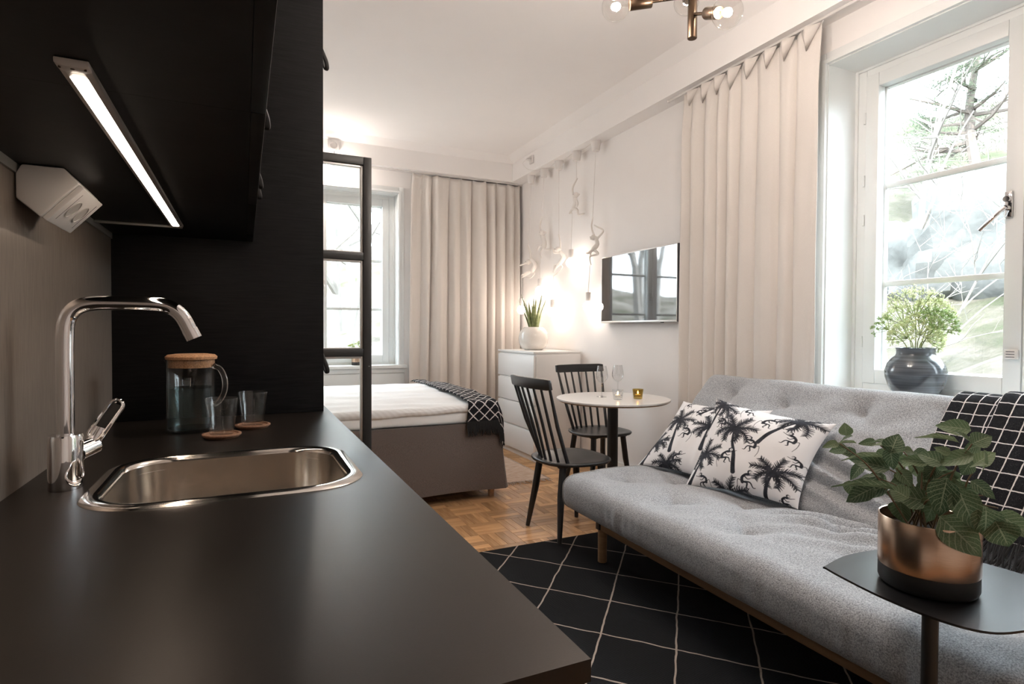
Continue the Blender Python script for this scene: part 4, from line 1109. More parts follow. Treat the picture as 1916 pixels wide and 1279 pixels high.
# backrest built flat (a up the slope, b thickness towards the front) then leaned
ANG = radians(51)
org = Vector((2.205,0,0.375))
ea = Vector((cos(ANG),0,sin(ANG))); eb = Vector((-sin(ANG),0,cos(ANG)))
LB, TB = 0.685, 0.155
tufts_b = [(0.56,2.42),(0.53,2.06),(0.54,1.66),(0.54,1.26),(0.54,0.90),(0.26,2.25),(0.25,1.82),(0.25,1.4),(0.25,1.0)]
def bk(a,y,b): p = org+ea*a+eb*b; return Vector((p.x,y,p.z))
def back_d(p,n):
    a,y,b = p.x,p.y,p.z; t_ = max(0,n.z); q = Vector(p)
    q.z += t_*0.020*sin(pi*min(max(a/LB,0),1))
    for (ta,ty_) in tufts_b:
        da,dy = a-ta,y-ty_; r = hypot(da,dy)
        if r < 0.3:
            q.z -= t_*(0.026*exp(-(r/0.022)**2)+0.040*exp(-(r/0.075)**2))
            th = atan2(dy,da); q.z += t_*0.010*(abs(cos(th*1.5+ty_*5))-0.5)*exp(-((r-0.07)/0.05)**2)
    q.z += t_*(0.014*nz(a*4,y*4,8)+0.006*nz(a*12,y*9,3))
    rum = exp(-((y-1.50)/0.28)**2)*exp(-((a-0.20)/0.12)**2)
    q.z += t_*rum*0.030*sin((a*1.3-y*0.35+0.03*nz(a*6,y*6))*52)
    q.x += 0.010*nz(y*2.2,3.3)*sstep(0.5,0.72,a)
    return bk(q.x,q.y,q.z)
back = obj('back_mattress', rbox(0.0,LB,SF0,SF1,-0.075,0.080,0.060,56,150,6,back_d), M['sofa'], sofa)
for (ta,ty_) in tufts_b:
    p = bk(ta,ty_,0.016+0.018*sin(pi*ta/LB)); obj('button', MB().sphere(p,0.009,12,8,(.8,1,.8)), M['button'], back)
# frame
obj('front_rail', MB().box(1.625,1.645,SF0+0.24,SF1-0.24,0.186,0.232), M['oak_rail'], sofa, bevel=0.003)
obj('rear_rail', MB().box(2.16,2.182,SF0+0.10,SF1-0.10,0.165,0.232), M['oak_rail'], sofa, bevel=0.003)
for k in range(14):
    yy = SF0+0.14+k*(SF1-SF0-0.28)/13; obj('slat', MB().box(1.60,2.20,yy-0.028,yy+0.028,0.2325,0.246), M['oak_rail'], sofa, bevel=0.002)
for (lx_,ly_) in ((1.662,SF1-0.205),(1.662,SF0+0.205),(2.30,SF1-0.205),(2.30,SF0+0.205)):
    obj('leg', MB().lathe([(0.0001,0.0095),(0.0205,0.0095),(0.023,0.012),(0.0235,0.232),(0.0001,0.232)],24,(lx_,ly_,0)), M['oak'], sofa, smooth=40)
for yy in (SF1-0.205,SF0+0.205):
    obj('bracket', MB().box(1.63,2.32,yy-0.016,yy+0.016,0.18,0.2322), M['black_metal'], sofa, bevel=0.002)
    p0,p1 = bk(-0.02,yy,-0.095),bk(0.66,yy,-0.095)
    obj('back_arm', MB().tube([p0,p1],0.018,4), M['black_metal'], sofa)

# ------------------------------------------------------------------ patterned cushions
def seg_d(P, a, b, wa, wb):
    ax,ay = a; bx,by = b; dx,dy = bx-ax,by-ay; L2 = dx*dx+dy*dy+1e-12
    t = np.clip(((P[:,0]-ax)*dx+(P[:,1]-ay)*dy)/L2,0,1)
    d = np.hypot(P[:,0]-ax-t*dx,P[:,1]-ay-t*dy)
    return (wa+(wb-wa)*t)-d
class Print:
    def __init__(s, n): 
        s.n = n; g = np.linspace(0,1,n+1); U,V = np.meshgrid(g,g); s.P = np.stack([U.ravel(),V.ravel()],1); s.ink = np.zeros(len(s.P)); s.e = 0.7/n
    def stroke(s, pts, w, val=1.0):
        W = w if isinstance(w,(list,tuple)) else [w]*len(pts)
        for i in range(len(pts)-1):
            a,b = pts[i],pts[i+1]; r = max(W[i],W[i+1])+2*s.e
            k = np.where((s.P[:,0]>min(a[0],b[0])-r)&(s.P[:,0]<max(a[0],b[0])+r)&(s.P[:,1]>min(a[1],b[1])-r)&(s.P[:,1]<max(a[1],b[1])+r))[0]
            if len(k)==0: continue
            d = seg_d(s.P[k],a,b,W[i],W[i+1]); m_ = np.clip(d/s.e+0.5,0,1)
            s.ink[k] = np.maximum(s.ink[k],m_*val) if val>0 else s.ink[k]*(1-m_)
    def palm(s, c, trunk, sc, rot=0.0, seed=0):
        rnd = random.Random(seed)
        pts = [(p[0],p[1]) for p in crv([(x,y,0) for x,y in trunk],5)]
        n = len(pts); s.stroke(pts,[0.008*sc+0.014*sc*(i/n) for i in range(n)])
        for k,(a,L,dr) in enumerate(((150,.19,.9),(118,.17,.35),(72,.18,.35),(38,.19,.8),(8,.20,1.3),(-28,.15,1.5),(182,.18,1.4),(212,.16,1.5))):
            a = radians(a+rnd.uniform(-8,8))+rot; L *= sc
            rib = []; x,y = c; d = a
            sg = 1 if cos(a-rot) > 0 else -1
            for i in range(9):
                rib.append((x,y)); x += cos(d)*L/8; y += sin(d)*L/8; d -= sg*dr*0.13
            s.stroke(rib,[0.016*sc*(1-i/10) for i in range(9)])
            for i in range(1,9):
                px_,py_ = rib[i]; dx,dy = rib[i][0]-rib[i-1][0],rib[i][1]-rib[i-1][1]; th = atan2(dy,dx)
                for side in (1,-1):
                    for jj in (0,0.5):
                        bx,by = px_-dx*jj,py_-dy*jj; l = 0.052*sc*(1-0.55*abs(i/8-0.45))
                        an = th+side*rnd.uniform(.75,1.0)
                        s.stroke([(bx,by),(bx+cos(an)*l,by+sin(an)*l)],[0.0052*sc,0.0018*sc])
        s.stroke([c,(c[0]+0.001,c[1])],0.040*sc)
        for k in range(6):
            a = -pi/2+rot+rnd.uniform(-1.2,1.2); l = 0.06*sc; s.stroke([c,(c[0]+cos(a)*l,c[1]+sin(a)*l*1.2)],[0.009*sc,0.005*sc])
    def monkey(s, c, sc, flip=1, rot=0.0):
        def T(x,y):
            x *= flip; return (c[0]+sc*(x*cos(rot)-y*sin(rot)), c[1]+sc*(x*sin(rot)+y*cos(rot)))
        S = lambda pts,w: s.stroke([(p[0],p[1]) for p in crv([(*T(*q),0) for q in pts],4)],w)
        def taper(pts,a,b):
            P = [(p[0],p[1]) for p in crv([(*T(*q),0) for q in pts],4)]; n = len(P); s.stroke(P,[(a+(b-a)*i/(n-1))*sc for i in range(n)])
        taper([(0.20,0.30),(0.05,0.24),(-0.12,0.02),(-0.10,-0.22)],0.055,0.085)   # back
        taper([(0.12,0.20),(0.35,0.28),(0.60,0.42)],0.035,0.015)                  # arm reaching
        taper([(0.02,0.12),(0.16,0.00),(0.30,0.06)],0.035,0.018)                  # other arm
        taper([(-0.08,-0.2),(0.14,-0.22),(0.10,-0.48),(0.20,-0.52)],0.06,0.018)   # leg
        taper([(-0.06,-0.2),(0.28,-0.16),(0.42,-0.40),(0.54,-0.40)],0.05,0.016)   # leg
        taper([(-0.12,-0.2),(-0.32,-0.10),(-0.34,-0.50),(-0.22,-0.85)],0.022,0.012) # tail
        h = T(0.24,0.42); s.stroke([h,(h[0]+1e-4,h[1])],0.125*sc)
        f = T(0.28,0.42); s.stroke([f,(f[0]+1e-4,f[1])],0.080*sc,-1)
        for dx in (-0.03,0.03):
            e = T(0.28+dx,0.45); s.stroke([e,(e[0]+1e-4,e[1])],0.018*sc)
        mth_ = T(0.29,0.38); s.stroke([mth_,(mth_[0]+1e-4,mth_[1])],0.022*sc)
        b = T(-0.02,0.02); s.stroke([b,T(0.0,-0.10)],[0.03*sc,0.03*sc],-1)
def print_mat():
    m, nt, b = new_mat('white_cotton_with_palm_print')
    at = N(nt,'ShaderNodeAttribute'); at.attribute_name = 'ink'; at.attribute_type = 'GEOMETRY'
    mx = N(nt,'ShaderNodeMix'); mx.data_type = 'RGBA'; mx.inputs['A'].default_value = (0.82,0.805,0.81,1)
    t = noise_n(nt, 30, detail=3); r = ramp(nt,[(0.35,(0.012,0.013,0.018)),(0.7,(0.040,0.044,0.058))]); nt.links.new(t.outputs['Fac'], r.inputs['Fac'])
    nt.links.new(r.outputs['Color'], mx.inputs['B'])
    nt.links.new(at.outputs['Fac'], mx.inputs['Factor']); nt.links.new(mx.outputs['Result'], b.inputs['Base Color'])
    setc(b,'Roughness',0.75); setc(b,'Specular IOR Level',0.25); return m
M['print'] = print_mat()
def cushion(label, BL, BR, TR, TL, nrm, th, pr, seed):
    n = pr.n
    BL,BR,TR,TL = [Vector(p) for p in (BL,BR,TR,TL)]; nrm = Vector(nrm).normalized()
    cen = (BL+BR+TR+TL)/4
    def prof(u,v):
        a = max(0.0,1-abs(2*u-1)**2.4); b = max(0.0,1-abs(2*v-1)**2.4); return (a*b)**0.55
    def pos(u,v,sd):
        # edges bow inwards between the corners
        bu = 0.055*sin(pi*v)**0.8; bv = 0.055*sin(pi*u)**0.8
        uu = u+(0.5-u)*2*bu; vv = v+(0.5-v)*2*bv
        p = BL*(1-uu)*(1-vv)+BR*uu*(1-vv)+TR*uu*vv+TL*(1-uu)*vv
        w_ = 0.004*nz(u*6,v*6,seed)+0.0035*nz(u*15,v*4,seed+2)
        cr_ = 0.010*exp(-((u-v*0.15-0.08)/0.05)**2)*sin(v*9+seed)
        return p+nrm*(sd*(th*prof(u,v)+(w_+cr_*0.5)*prof(u,v)))
    g = MB(); g.grid(n,n,lambda u,v: pos(u,v,1),uv=False)
    me_v = len(g.v)
    g.grid(40,40,lambda u,v: pos(u,v,-0.75),uv=False)
    o = obj('cushion', g, M['print'], fixn=False, loc=tuple(cen), smooth=180)
    at = o.data.attributes.new('ink','FLOAT','POINT')
    vals = np.zeros(len(o.data.vertices),dtype=np.float32); vals[:me_v] = pr.ink
    at.data.foreach_set('value', vals)
    return tag(o, label, 'cushion', 'palm print cushions')
GN = 300
pr1 = Print(GN)
pr1.palm((0.336,0.667),[(0.34,0.64),(0.37,0.50),(0.42,0.36),(0.455,0.175)],1.12,-0.10,1)
pr1.palm((0.115,0.315),[(0.10,0.28),(0.08,0.19),(0.06,0.09),(0.045,0.02)],1.0,0.35,2)
pr1.palm((0.80,0.26),[(0.79,0.22),(0.765,0.13),(0.745,0.02),(0.73,-0.06)],1.05,0.05,3)
pr1.palm((0.80,0.925),[(0.78,0.90),(0.73,0.83),(0.66,0.72),(0.595,0.565)],1.0,-0.45,4)
pr1.palm((0.12,0.93),[(0.10,0.90),(0.085,0.84),(0.06,0.76),(0.02,0.65)],0.95,-0.5,5)
pr1.palm((0.42,-0.06),[(0.42,-0.08),(0.42,-0.2)],1.0,0.2,6)
for (c,s_,fl,ro) in (((0.20,0.73),0.15,-1,0.2),((0.335,0.345),0.17,1,0.0),((0.565,0.53),0.17,-1,0.1),((0.845,0.69),0.16,-1,0.0),((0.575,0.85),0.16,1,-0.3),((0.19,0.06),0.14,-1,0.3),((0.57,0.13),0.18,1,0.0),((0.90,0.03),0.13,1,0.0),((0.37,0.955),0.14,1,0.0),((0.95,0.45),0.13,-1,0.2)):
    pr1.monkey(c,s_,fl,ro)
pr2 = Print(GN)
pr2.palm((0.19,0.66),[(0.195,0.62),(0.23,0.50),(0.27,0.38),(0.32,0.20)],1.1,-0.10,7)
pr2.palm((0.06,0.28),[(0.06,0.25),(0.05,0.1),(0.04,0.0)],1.0,0.25,8)
pr2.palm((0.34,0.03),[(0.34,0.0),(0.34,-0.1)],0.9,0.1,9)
pr2.palm((0.50,0.97),[(0.48,0.94),(0.43,0.86),(0.40,0.80)],0.9,-0.4,10)
pr2.palm((0.62,0.62),[(0.62,0.58),(0.64,0.45),(0.66,0.3)],1.1,0,12)
for (c,s_,fl,ro) in (((0.41,0.50),0.18,-1,0.1),((0.42,0.13),0.17,1,0.0),((0.17,0.33),0.15,1,0.1),((0.37,0.85),0.15,1,-0.2),((0.15,0.95),0.13,1,0.0),((0.82,0.5),0.16,-1,0.0)):
    pr2.monkey(c,s_,fl,ro)
cushion('white cushion with black palm and monkey print, front one leaning on the other', (1.965,2.195,0.432),(2.125,1.685,0.440),(2.350,1.675,0.790),(2.240,2.275,0.845), (-0.86,-0.12,0.50), 0.082, pr1, 1)
cushion('white cushion with black palm and monkey print, rear one half hidden', (2.03,2.655,0.432),(2.11,2.06,0.437),(2.39,2.045,0.800),(2.345,2.640,0.782), (-0.80,-0.06,0.60), 0.072, pr2, 5)

# ------------------------------------------------------------------ throw over the sofa back
M['throw_sofa'] = plaid('black_white_grid_throw', 11, 17, False, 0.038)
ts = thing('sofa_throw', 'black fringed throw with white grid lines draped over the right end of the sofa back', 'throw', (2.45,0.98,0.5))
def tw(y0,y1,a_lo,seed,lift):
    def fn(u,v):
        # v 0 at lower hem on the front of the back, over the top edge, to behind
        y = y0+(y1-y0)*u+0.02*sin(v*5+seed)-0.10*(1-v)*0.6
        Lf = LB-a_lo; Lt = 0.17; Lb = 0.22; s = v*(Lf+Lt+Lb)
        w_ = 0.006*nz(u*5+seed,v*5)+0.004*nz(u*14,v*12,seed)
        bf = 0.080+0.026+lift+w_+0.020*sin(pi*min(max((a_lo+s)/LB,0),1)); ab = LB-0.02
        if s < Lf-0.06: return tuple(bk(a_lo+s,y,bf))
        s2 = s-(Lf-0.06)
        if s2 < Lt+0.12:
            t = s2/(Lt+0.12)*pi; cb = 0.0025; rr_ = 0.080+0.014+lift+w_
            return tuple(bk(LB-0.06+sin(t)*rr_*0.9+0.0, y, cb+cos(t)*(rr_+0.012*(1-t/pi))))
        s3 = s2-Lt-0.12; return tuple(bk(LB-0.06-s3,y,-0.095-lift))
    return fn
fa = tw(1.325,0.80,0.20,0.0,0.0); fb = tw(1.195,0.66,0.10,2.0,0.016)
sheet('blanket', 50, 70, fa, M['throw_sofa'], ts, 0.010)
sheet('blanket_fold', 50, 70, fb, M['throw_sofa'], ts, 0.010)
fr = MB()
for fn_ in (fa,fb):
    for i in range(110):
        p = Vector(fn_(i/109,0)); l = random.uniform(.07,.11); d = -ea*0.75+eb*0.1+Vector((-0.25,random.uniform(-.35,.35),-0.2))
        fr.tube([p+ea*0.012,p+d*l*0.5,p+d*l+Vector((0,random.uniform(-.01,.01),-0.005))],[.004,.004,.0026],5)
o = obj('fringe', fr, M['fringe_black'], ts, fixn=False); o['kind'] = 'stuff'
# ------------------------------------------------------------------ side table and potted plant
SZT = 0.60
st = thing('side_table', 'small black metal side table with leaf-shaped top in front of the sofa', 'side table', (1.42,0.775,0))
pts = [(1.322,0.966,0),(1.332,0.975,0),(1.455,0.998,0),(1.60,0.976,0),(1.70,0.875,0),(1.728,0.74,0),(1.70,0.62,0),(1.56,0.578,0),(1.42,0.594,0),(1.335,0.622,0),(1.298,0.690,0),(1.292,0.800,0),(1.306,0.90,0)]
cl = [(p.x,p.y) for p in crv(pts,6,True)]
obj('top', MB().prism(cl,'z',SZT-0.005,SZT), M['table_metal'], st, smooth=30)
obj('pole', MB().lathe([(0.0165,0.012),(0.0165,SZT-0.0052)],20,(1.425,0.780,0)), M['black_metal'], st)
obj('top_bracket', MB().box(1.36,1.52,0.762,0.798,SZT-0.011,SZT-0.0052), M['black_metal'], st, bevel=0.001)
obj('base', MB().prism([(1.36,0.69),(1.55,0.66),(1.62,0.78),(1.55,0.90),(1.36,0.87)],'z',0.0095,0.0165), M['black_metal'], st, bevel=0.001)

def leaf_mesh(name, mt, nu=4, nv=8, cup=0.18, droop=0.25, ovate=1.0, serr=0.0):
    mb = MB()
    def fn(u,v):
        w_ = (sin(pi*v**0.72)**0.85)*0.5*(1-0.12*v) if ovate else sin(pi*v)*0.5
        x = (2*u-1)*w_; z = cup*abs(2*u-1)**1.5*w_*1.2-droop*v*v+0.02*sin(v*14)*abs(2*u-1)
        return (x,v,z)
    mb.grid(nu,nv,fn)
    me = bpy.data.meshes.new(name); me.from_pydata(mb.v,[],mb.f)
    ul = me.uv_layers.new(name='UVMap')
    for l in me.loops: ul.data[l.index].uv = mb.uv[l.vertex_index]
    me.shade_smooth(); me.materials.append(mt); return me
def leaf_mat(name, c1, c2, vein, trans=0.25):
    m, nt, b = new_mat(name)
    tc = N(nt,'ShaderNodeTexCoord'); sep = N(nt,'ShaderNodeSeparateXYZ'); nt.links.new(tc.outputs['UV'], sep.inputs[0])
    def mth(op,a,b_=None):
        n = N(nt,'ShaderNodeMath',operation=op)
        for i,x in enumerate((a,b_)):
            if x is None: continue
            if isinstance(x,(int,float)): n.inputs[i].default_value = x
            else: nt.links.new(x,n.inputs[i])
        return n.outputs[0]
    du = mth('ABSOLUTE', mth('SUBTRACT', sep.outputs['X'], 0.5))
    t = mth('MULTIPLY', mth('SUBTRACT', sep.outputs['Y'], mth('MULTIPLY', du, 0.55)), 8.0)
    f = mth('ABSOLUTE', mth('SUBTRACT', t, mth('ROUND', t)))
    side = mth('LESS_THAN', f, 0.07); mid = mth('LESS_THAN', du, 0.022)
    vo = N(nt,'ShaderNodeTexVoronoi'); vo.feature = 'DISTANCE_TO_EDGE'; vo.inputs['Scale'].default_value = 15
    nt.links.new(tc.outputs['UV'], vo.inputs['Vector'])
    net = mth('MULTIPLY', mth('LESS_THAN', vo.outputs['Distance'], 0.035), 0.55)
    mask = mth('MULTIPLY', mth('MAXIMUM', mth('MAXIMUM', side, mid), net), vein)
    oi = N(nt,'ShaderNodeObjectInfo'); r = ramp(nt,[(0.0,c1),(1.0,c2)]); nt.links.new(oi.outputs['Random'], r.inputs['Fac'])
    mx = N(nt,'ShaderNodeMix'); mx.data_type = 'RGBA'; mx.inputs['B'].default_value = (0.30,0.34,0.22,1)
    nt.links.new(mask, mx.inputs['Factor']); nt.links.new(r.outputs['Color'], mx.inputs['A']); nt.links.new(mx.outputs['Result'], b.inputs['Base Color'])
    setc(b,'Roughness',0.5); setc(b,'Specular IOR Level',0.4)
    bump(nt,b,mask,0.3,0.002)
    tl = N(nt,'ShaderNodeBsdfTranslucent'); nt.links.new(mx.outputs['Result'], tl.inputs['Color'])
    ms = N(nt,'ShaderNodeMixShader'); ms.inputs[0].default_value = trans
    out = nt.nodes['Material Output']; nt.links.new(b.outputs[0], ms.inputs[1]); nt.links.new(tl.outputs[0], ms.inputs[2]); nt.links.new(ms.outputs[0], out.inputs['Surface'])
    return m
M['leaf_big'] = leaf_mat('green_veined_leaf', (0.04,0.080,0.036), (0.13,0.185,0.085), 0.85)
M['leaf_ivy'] = leaf_mat('ivy_leaf', (0.16,0.24,0.05), (0.42,0.46,0.14), 0.5, 0.4)
def place_leaf(me, parent, base, tip, width, nrm, L=None):
    base,tip = Vector(base),Vector(tip); d = tip-base; l = d.length; y = d/l
    n = Vector(nrm); n = n-y*n.dot(y); n = n.normalized() if n.length > 1e-4 else y.orthogonal().normalized()
    x = y.cross(n)
    Mx = Matrix((x*width,y*l,n*l)).transposed().to_4x4(); Mx.translation = base-OFF.get(parent,Vector((0,0,0)))
    return inst('leaf', me, parent, Mx)
pc = Vector((1.447,0.800,SZT))
pl = thing('potted_plant', 'leafy green plant in a copper and black pot on the side table', 'plant', tuple(pc))
obj('pot_base', MB().lathe([(0.0001,0.0003),(0.088,0.0003),(0.095,0.004),(0.0985,0.012),(0.0985,0.046),(0.0001,0.046)],56,tuple(pc)), M['pot_black'], pl, smooth=40)
obj('pot', MB().lathe([(0.0990,0.046),(0.0995,0.048),(0.0995,0.160),(0.0985,0.1615),(0.0965,0.160),(0.0965,0.05)],56,tuple(pc)), M['copper'], pl, smooth=40)
obj('soil', MB().lathe([(0.0001,0.130),(0.096,0.128),(0.096,0.05),(0.0001,0.05)],32,tuple(pc)), M['soil'], pl)
ra, ua = Vector((cos(YAW+0.63),-sin(YAW+0.63),0)), Vector((0,0,1)); fa_ = Vector((sin(YAW+0.63),cos(YAW+0.63),0))
PX = 1077/1.345*1.06
def pp(cx,cy_,dep): # crop pixel (region 1540,770 at 3.7606x) -> point beside the pot axis
    px_,py_ = 1540+cx/3.7606, 770+cy_/3.7606
    s = 1+dep*0.75
    return pc+ra*((px_-1738)/PX*s)+ua*(0.04+(1072-py_)/PX*s)+fa_*dep
LV = [(205,205,195,120,90),(140,235,48,230,60),(205,285,80,325,75),(245,230,158,262,28),(262,215,125,205,28),(400,300,310,290,60),(505,205,380,185,45),(505,225,360,220,38),
(505,240,545,118,130),(590,225,656,245,60),(500,235,512,365,95),(435,330,190,330,45),(270,380,160,335,75),(480,350,415,420,90),(480,450,250,395,115),(500,485,135,447,55),(660,405,480,470,85),
(480,520,295,640,100),(385,515,212,610,125),(430,490,270,512,45),(610,530,505,480,115),(720,625,498,575,150),(570,650,585,812,120),(790,595,735,752,135),(850,362,800,592,165),(925,425,1020,635,165),
(835,650,1055,840,205),(1080,530,1090,710,170),(1140,620,1215,795,180),(1150,590,1345,705,125),(1000,390,1122,455,85),(985,250,808,300,105),(1072,262,983,268,40),(870,340,700,352,52),(820,325,680,270,110),
(725,375,583,350,80),(985,320,930,410,100),(1010,385,1105,300,115),(1000,150,1092,95,115),(965,150,795,120,115),(895,210,688,138,52),(975,135,903,58,38),(1060,180,1085,318,48),(860,235,785,190,60),(1030,205,945,245,75),
(760,440,655,445,105),(690,450,770,570,115),(780,600,935,630,90),(930,640,1070,735,120),(700,690,790,790,105),(620,600,520,690,95),(900,520,1000,600,120),(560,430,640,500,100),(820,500,900,590,120),(1060,640,960,700,110)]
for _k in range(48):
    _x,_y = random.gauss(720,230),random.gauss(520,130)
    if 200 < _x < 1150 and 200 < _y < 760:
        _a = random.uniform(0,2*pi); _l = random.uniform(80,130); LV.append((_x,_y,_x+cos(_a)*_l,_y+abs(sin(_a))*_l*0.8,random.uniform(60,100)))
lme = leaf_mesh('leaf', M['leaf_big'])
random.seed(12)
tb_ = []
for i,(x0,y0,x1,y1,w_) in enumerate(LV):
    dep = random.uniform(-0.085,0.06) if (y0 > 480 and i < 55) else random.uniform(0.0,0.09) if i >= 55 else random.uniform(-0.05,0.07)
    if w_ > 150: dep = -0.085
    b_ = pp(x0,y0,dep); t_ = pp(x1,y1,dep+random.uniform(-0.025,0.015)); b_ = b_-(t_-b_)*0.10; t_ = t_+(t_-b_)*0.08
    edge = w_ < 60
    nr = -fa_*(0.25 if edge else 0.9)+ua*(1.0 if edge else 0.45)+ra*random.uniform(-.35,.35)
    place_leaf(lme, pl, b_, t_, w_/3.7606/PX*(1.6 if edge else 1.22), nr); tb_.append(b_)
for (x,y) in ((150,230),(420,250),(520,240),(540,380),(860,220),(990,170),(900,360),(1010,385),(700,440),(480,450),(780,600),(1060,550),(1140,600),(660,620),(430,520)):
    e = pp(x,y,random.uniform(-.03,.03)); r0 = pc+ra*random.uniform(-.05,.05)+fa_*random.uniform(-.05,.05)+ua*0.125
    mid = r0*0.45+e*0.55+ua*0.03
    obj('stem', MB().tube(crv([r0,mid,e],5),[0.0022]*6+[0.0016]*5,6), M['stem'], pl)

# ------------------------------------------------------------------ aloe on the dresser
ac = Vector((2.60,5.08,1.0035))
al = thing('potted_aloe', 'spiky aloe in a round white glazed pot on the dresser', 'plant', tuple(ac))
obj('pot', MB().lathe([(0.0001,0.0),(0.085,0.0),(0.118,0.022),(0.142,0.07),(0.148,0.115),(0.142,0.16),(0.122,0.198),(0.098,0.222),(0.092,0.226),(0.088,0.222),(0.108,0.198),(0.128,0.16),(0.128,0.12)],56,tuple(ac)), M['pot_white'], al, smooth=60)
obj('soil', MB().lathe([(0.0001,0.190),(0.115,0.187),(0.115,0.12),(0.0001,0.12)],32,tuple(ac)), M['soil'], al)
def aloe_mat():
    m, nt, b = new_mat('aloe_leaf')
    t = noise_n(nt, 40, detail=3); r = ramp(nt,[(0.3,(0.13,0.17,0.06)),(0.7,(0.30,0.33,0.15))]); nt.links.new(t.outputs['Fac'], r.inputs['Fac']); nt.links.new(r.outputs['Color'], b.inputs['Base Color'])
    setc(b,'Roughness',0.45); return m
M['aloe'] = aloe_mat()
random.seed(3)
for k in range(17):
    a = k*2.4; inner = k/17; L = 0.34-0.10*inner*random.uniform(.6,1.2)+random.uniform(-.03,.05); sp_ = 0.03+0.085*(1-inner)*random.uniform(.6,1.2)
    b0 = ac+Vector((cos(a)*0.035*(1-inner*.6),sin(a)*0.035*(1-inner*.6),0.185)); d = Vector((cos(a),sin(a),0))
    P = [b0+d*(sp_*(t**1.3)*1.2)+Vector((0,0,L*t))-d*0.03*max(0,t-.75)*random.uniform(-1,1) for t in [i/10 for i in range(11)]]
    obj('leaf', MB().tube(P,[0.019*(1-(i/10)**1.6)+0.0012 for i in range(11)],8,flat=0.45,upv=d), M['aloe'], al, smooth=60)
    th = MB()
    sd = Vector((-sin(a),cos(a),0))
    for i in range(1,10):
        for s_ in (1,-1):
            c = P[i]+sd*s_*(0.019*(1-(i/10)**1.6)); th.add([c-Vector((0,0,.003)),c+Vector((0,0,.004)),c+sd*s_*.005+Vector((0,0,.003))],[(0,1,2)])
    obj('thorns', th, M['aloe'], al, smooth=False)['kind'] = 'stuff'

# ------------------------------------------------------------------ ivy on the back sill
ic = Vector((1.045,6.055,0.8305))
iv = thing('potted_ivy', 'small ivy in a copper and black pot on the back window sill', 'plant', tuple(ic))
obj('pot_base', MB().lathe([(0.0001,0),(0.040,0),(0.044,0.005),(0.044,0.032),(0.0001,0.032)],32,tuple(ic)), M['pot_black'], iv)
obj('pot', MB().lathe([(0.0446,0.032),(0.0446,0.098),(0.042,0.098),(0.042,0.034)],32,tuple(ic)), M['copper'], iv)
obj('soil', MB().lathe([(0.0001,0.09),(0.042,0.088),(0.042,0.04),(0.0001,0.04)],20,tuple(ic)), M['soil'], iv)
ime = leaf_mesh('leaf', M['leaf_ivy'], 2, 4, 0.2, 0.3)
for k in range(46):
    a = random.uniform(0,2*pi); r_ = random.uniform(0.01,0.105); z_ = 0.125+random.uniform(0,0.12)*(1.1-r_*5)
    b_ = ic+Vector((cos(a)*r_*0.6,sin(a)*r_*0.5,z_)); t_ = b_+Vector((cos(a)*.045,sin(a)*.045,random.uniform(-.02,.03)))
    place_leaf(ime, iv, b_, t_, random.uniform(.03,.045), (random.uniform(-.4,.4),-0.8,0.8))
for k in range(10):
    a = k*0.63; obj('stem', MB().tube([ic+Vector((0,0,.09)),ic+Vector((cos(a)*.03,sin(a)*.03,.14)),ic+Vector((cos(a)*.07,sin(a)*.06,.18))],0.0018,5), M['stem'], iv)

# ------------------------------------------------------------------ vase with umbel flowers on the right sill
def vase_mat():
    m, nt, b = new_mat('dark_glazed_stoneware')
    tc = N(nt,'ShaderNodeTexCoord'); mp = N(nt,'ShaderNodeMapping'); mp.inputs['Scale'].default_value = (1,1,60)
    nt.links.new(tc.outputs['Object'], mp.inputs['Vector'])
    t = N(nt,'ShaderNodeTexNoise'); t.inputs['Scale'].default_value = 1.6; t.inputs['Detail'].default_value = 4; nt.links.new(mp.outputs[0], t.inputs['Vector'])
    r = ramp(nt,[(0.35,(0.05,0.058,0.07)),(0.65,(0.13,0.15,0.175))]); nt.links.new(t.outputs['Fac'], r.inputs['Fac']); nt.links.new(r.outputs['Color'], b.inputs['Base Color'])
    setc(b,'Roughness',0.10); setc(b,'Coat Weight',0.4); bump(nt,b,t.outputs['Fac'],0.25,0.002); return m
M['vase'] = vase_mat()
vc = Vector((2.985,1.722,RZ0+0.0125))
pf = [(0.0001,0),(0.082,0),(0.090,0.006),(0.112,0.050),(0.128,0.100),(0.130,0.128),(0.120,0.165),(0.102,0.192),(0.086,0.205),(0.081,0.215),(0.082,0.236),(0.086,0.244),(0.082,0.245),(0.076,0.236),(0.076,0.21),(0.11,0.17)]
tag(obj('vase', MB().lathe(pf,56,tuple(vc)), M['vase'], loc=tuple(vc), smooth=60), 'bulbous dark blue-grey glazed vase on the right window sill', 'vase')
M['umbel'] = leaf_mat('pale_green_umbel', (0.68,0.73,0.42), (0.82,0.85,0.58), 0.0, 0.5)
M['umbel_g'] = leaf_mat('green_umbel', (0.22,0.34,0.12), (0.30,0.42,0.16), 0.0, 0.5)
M['umbel_stem'] = mat('umbel_stem', (0.30,0.36,0.14), 0.6)
random.seed(9)
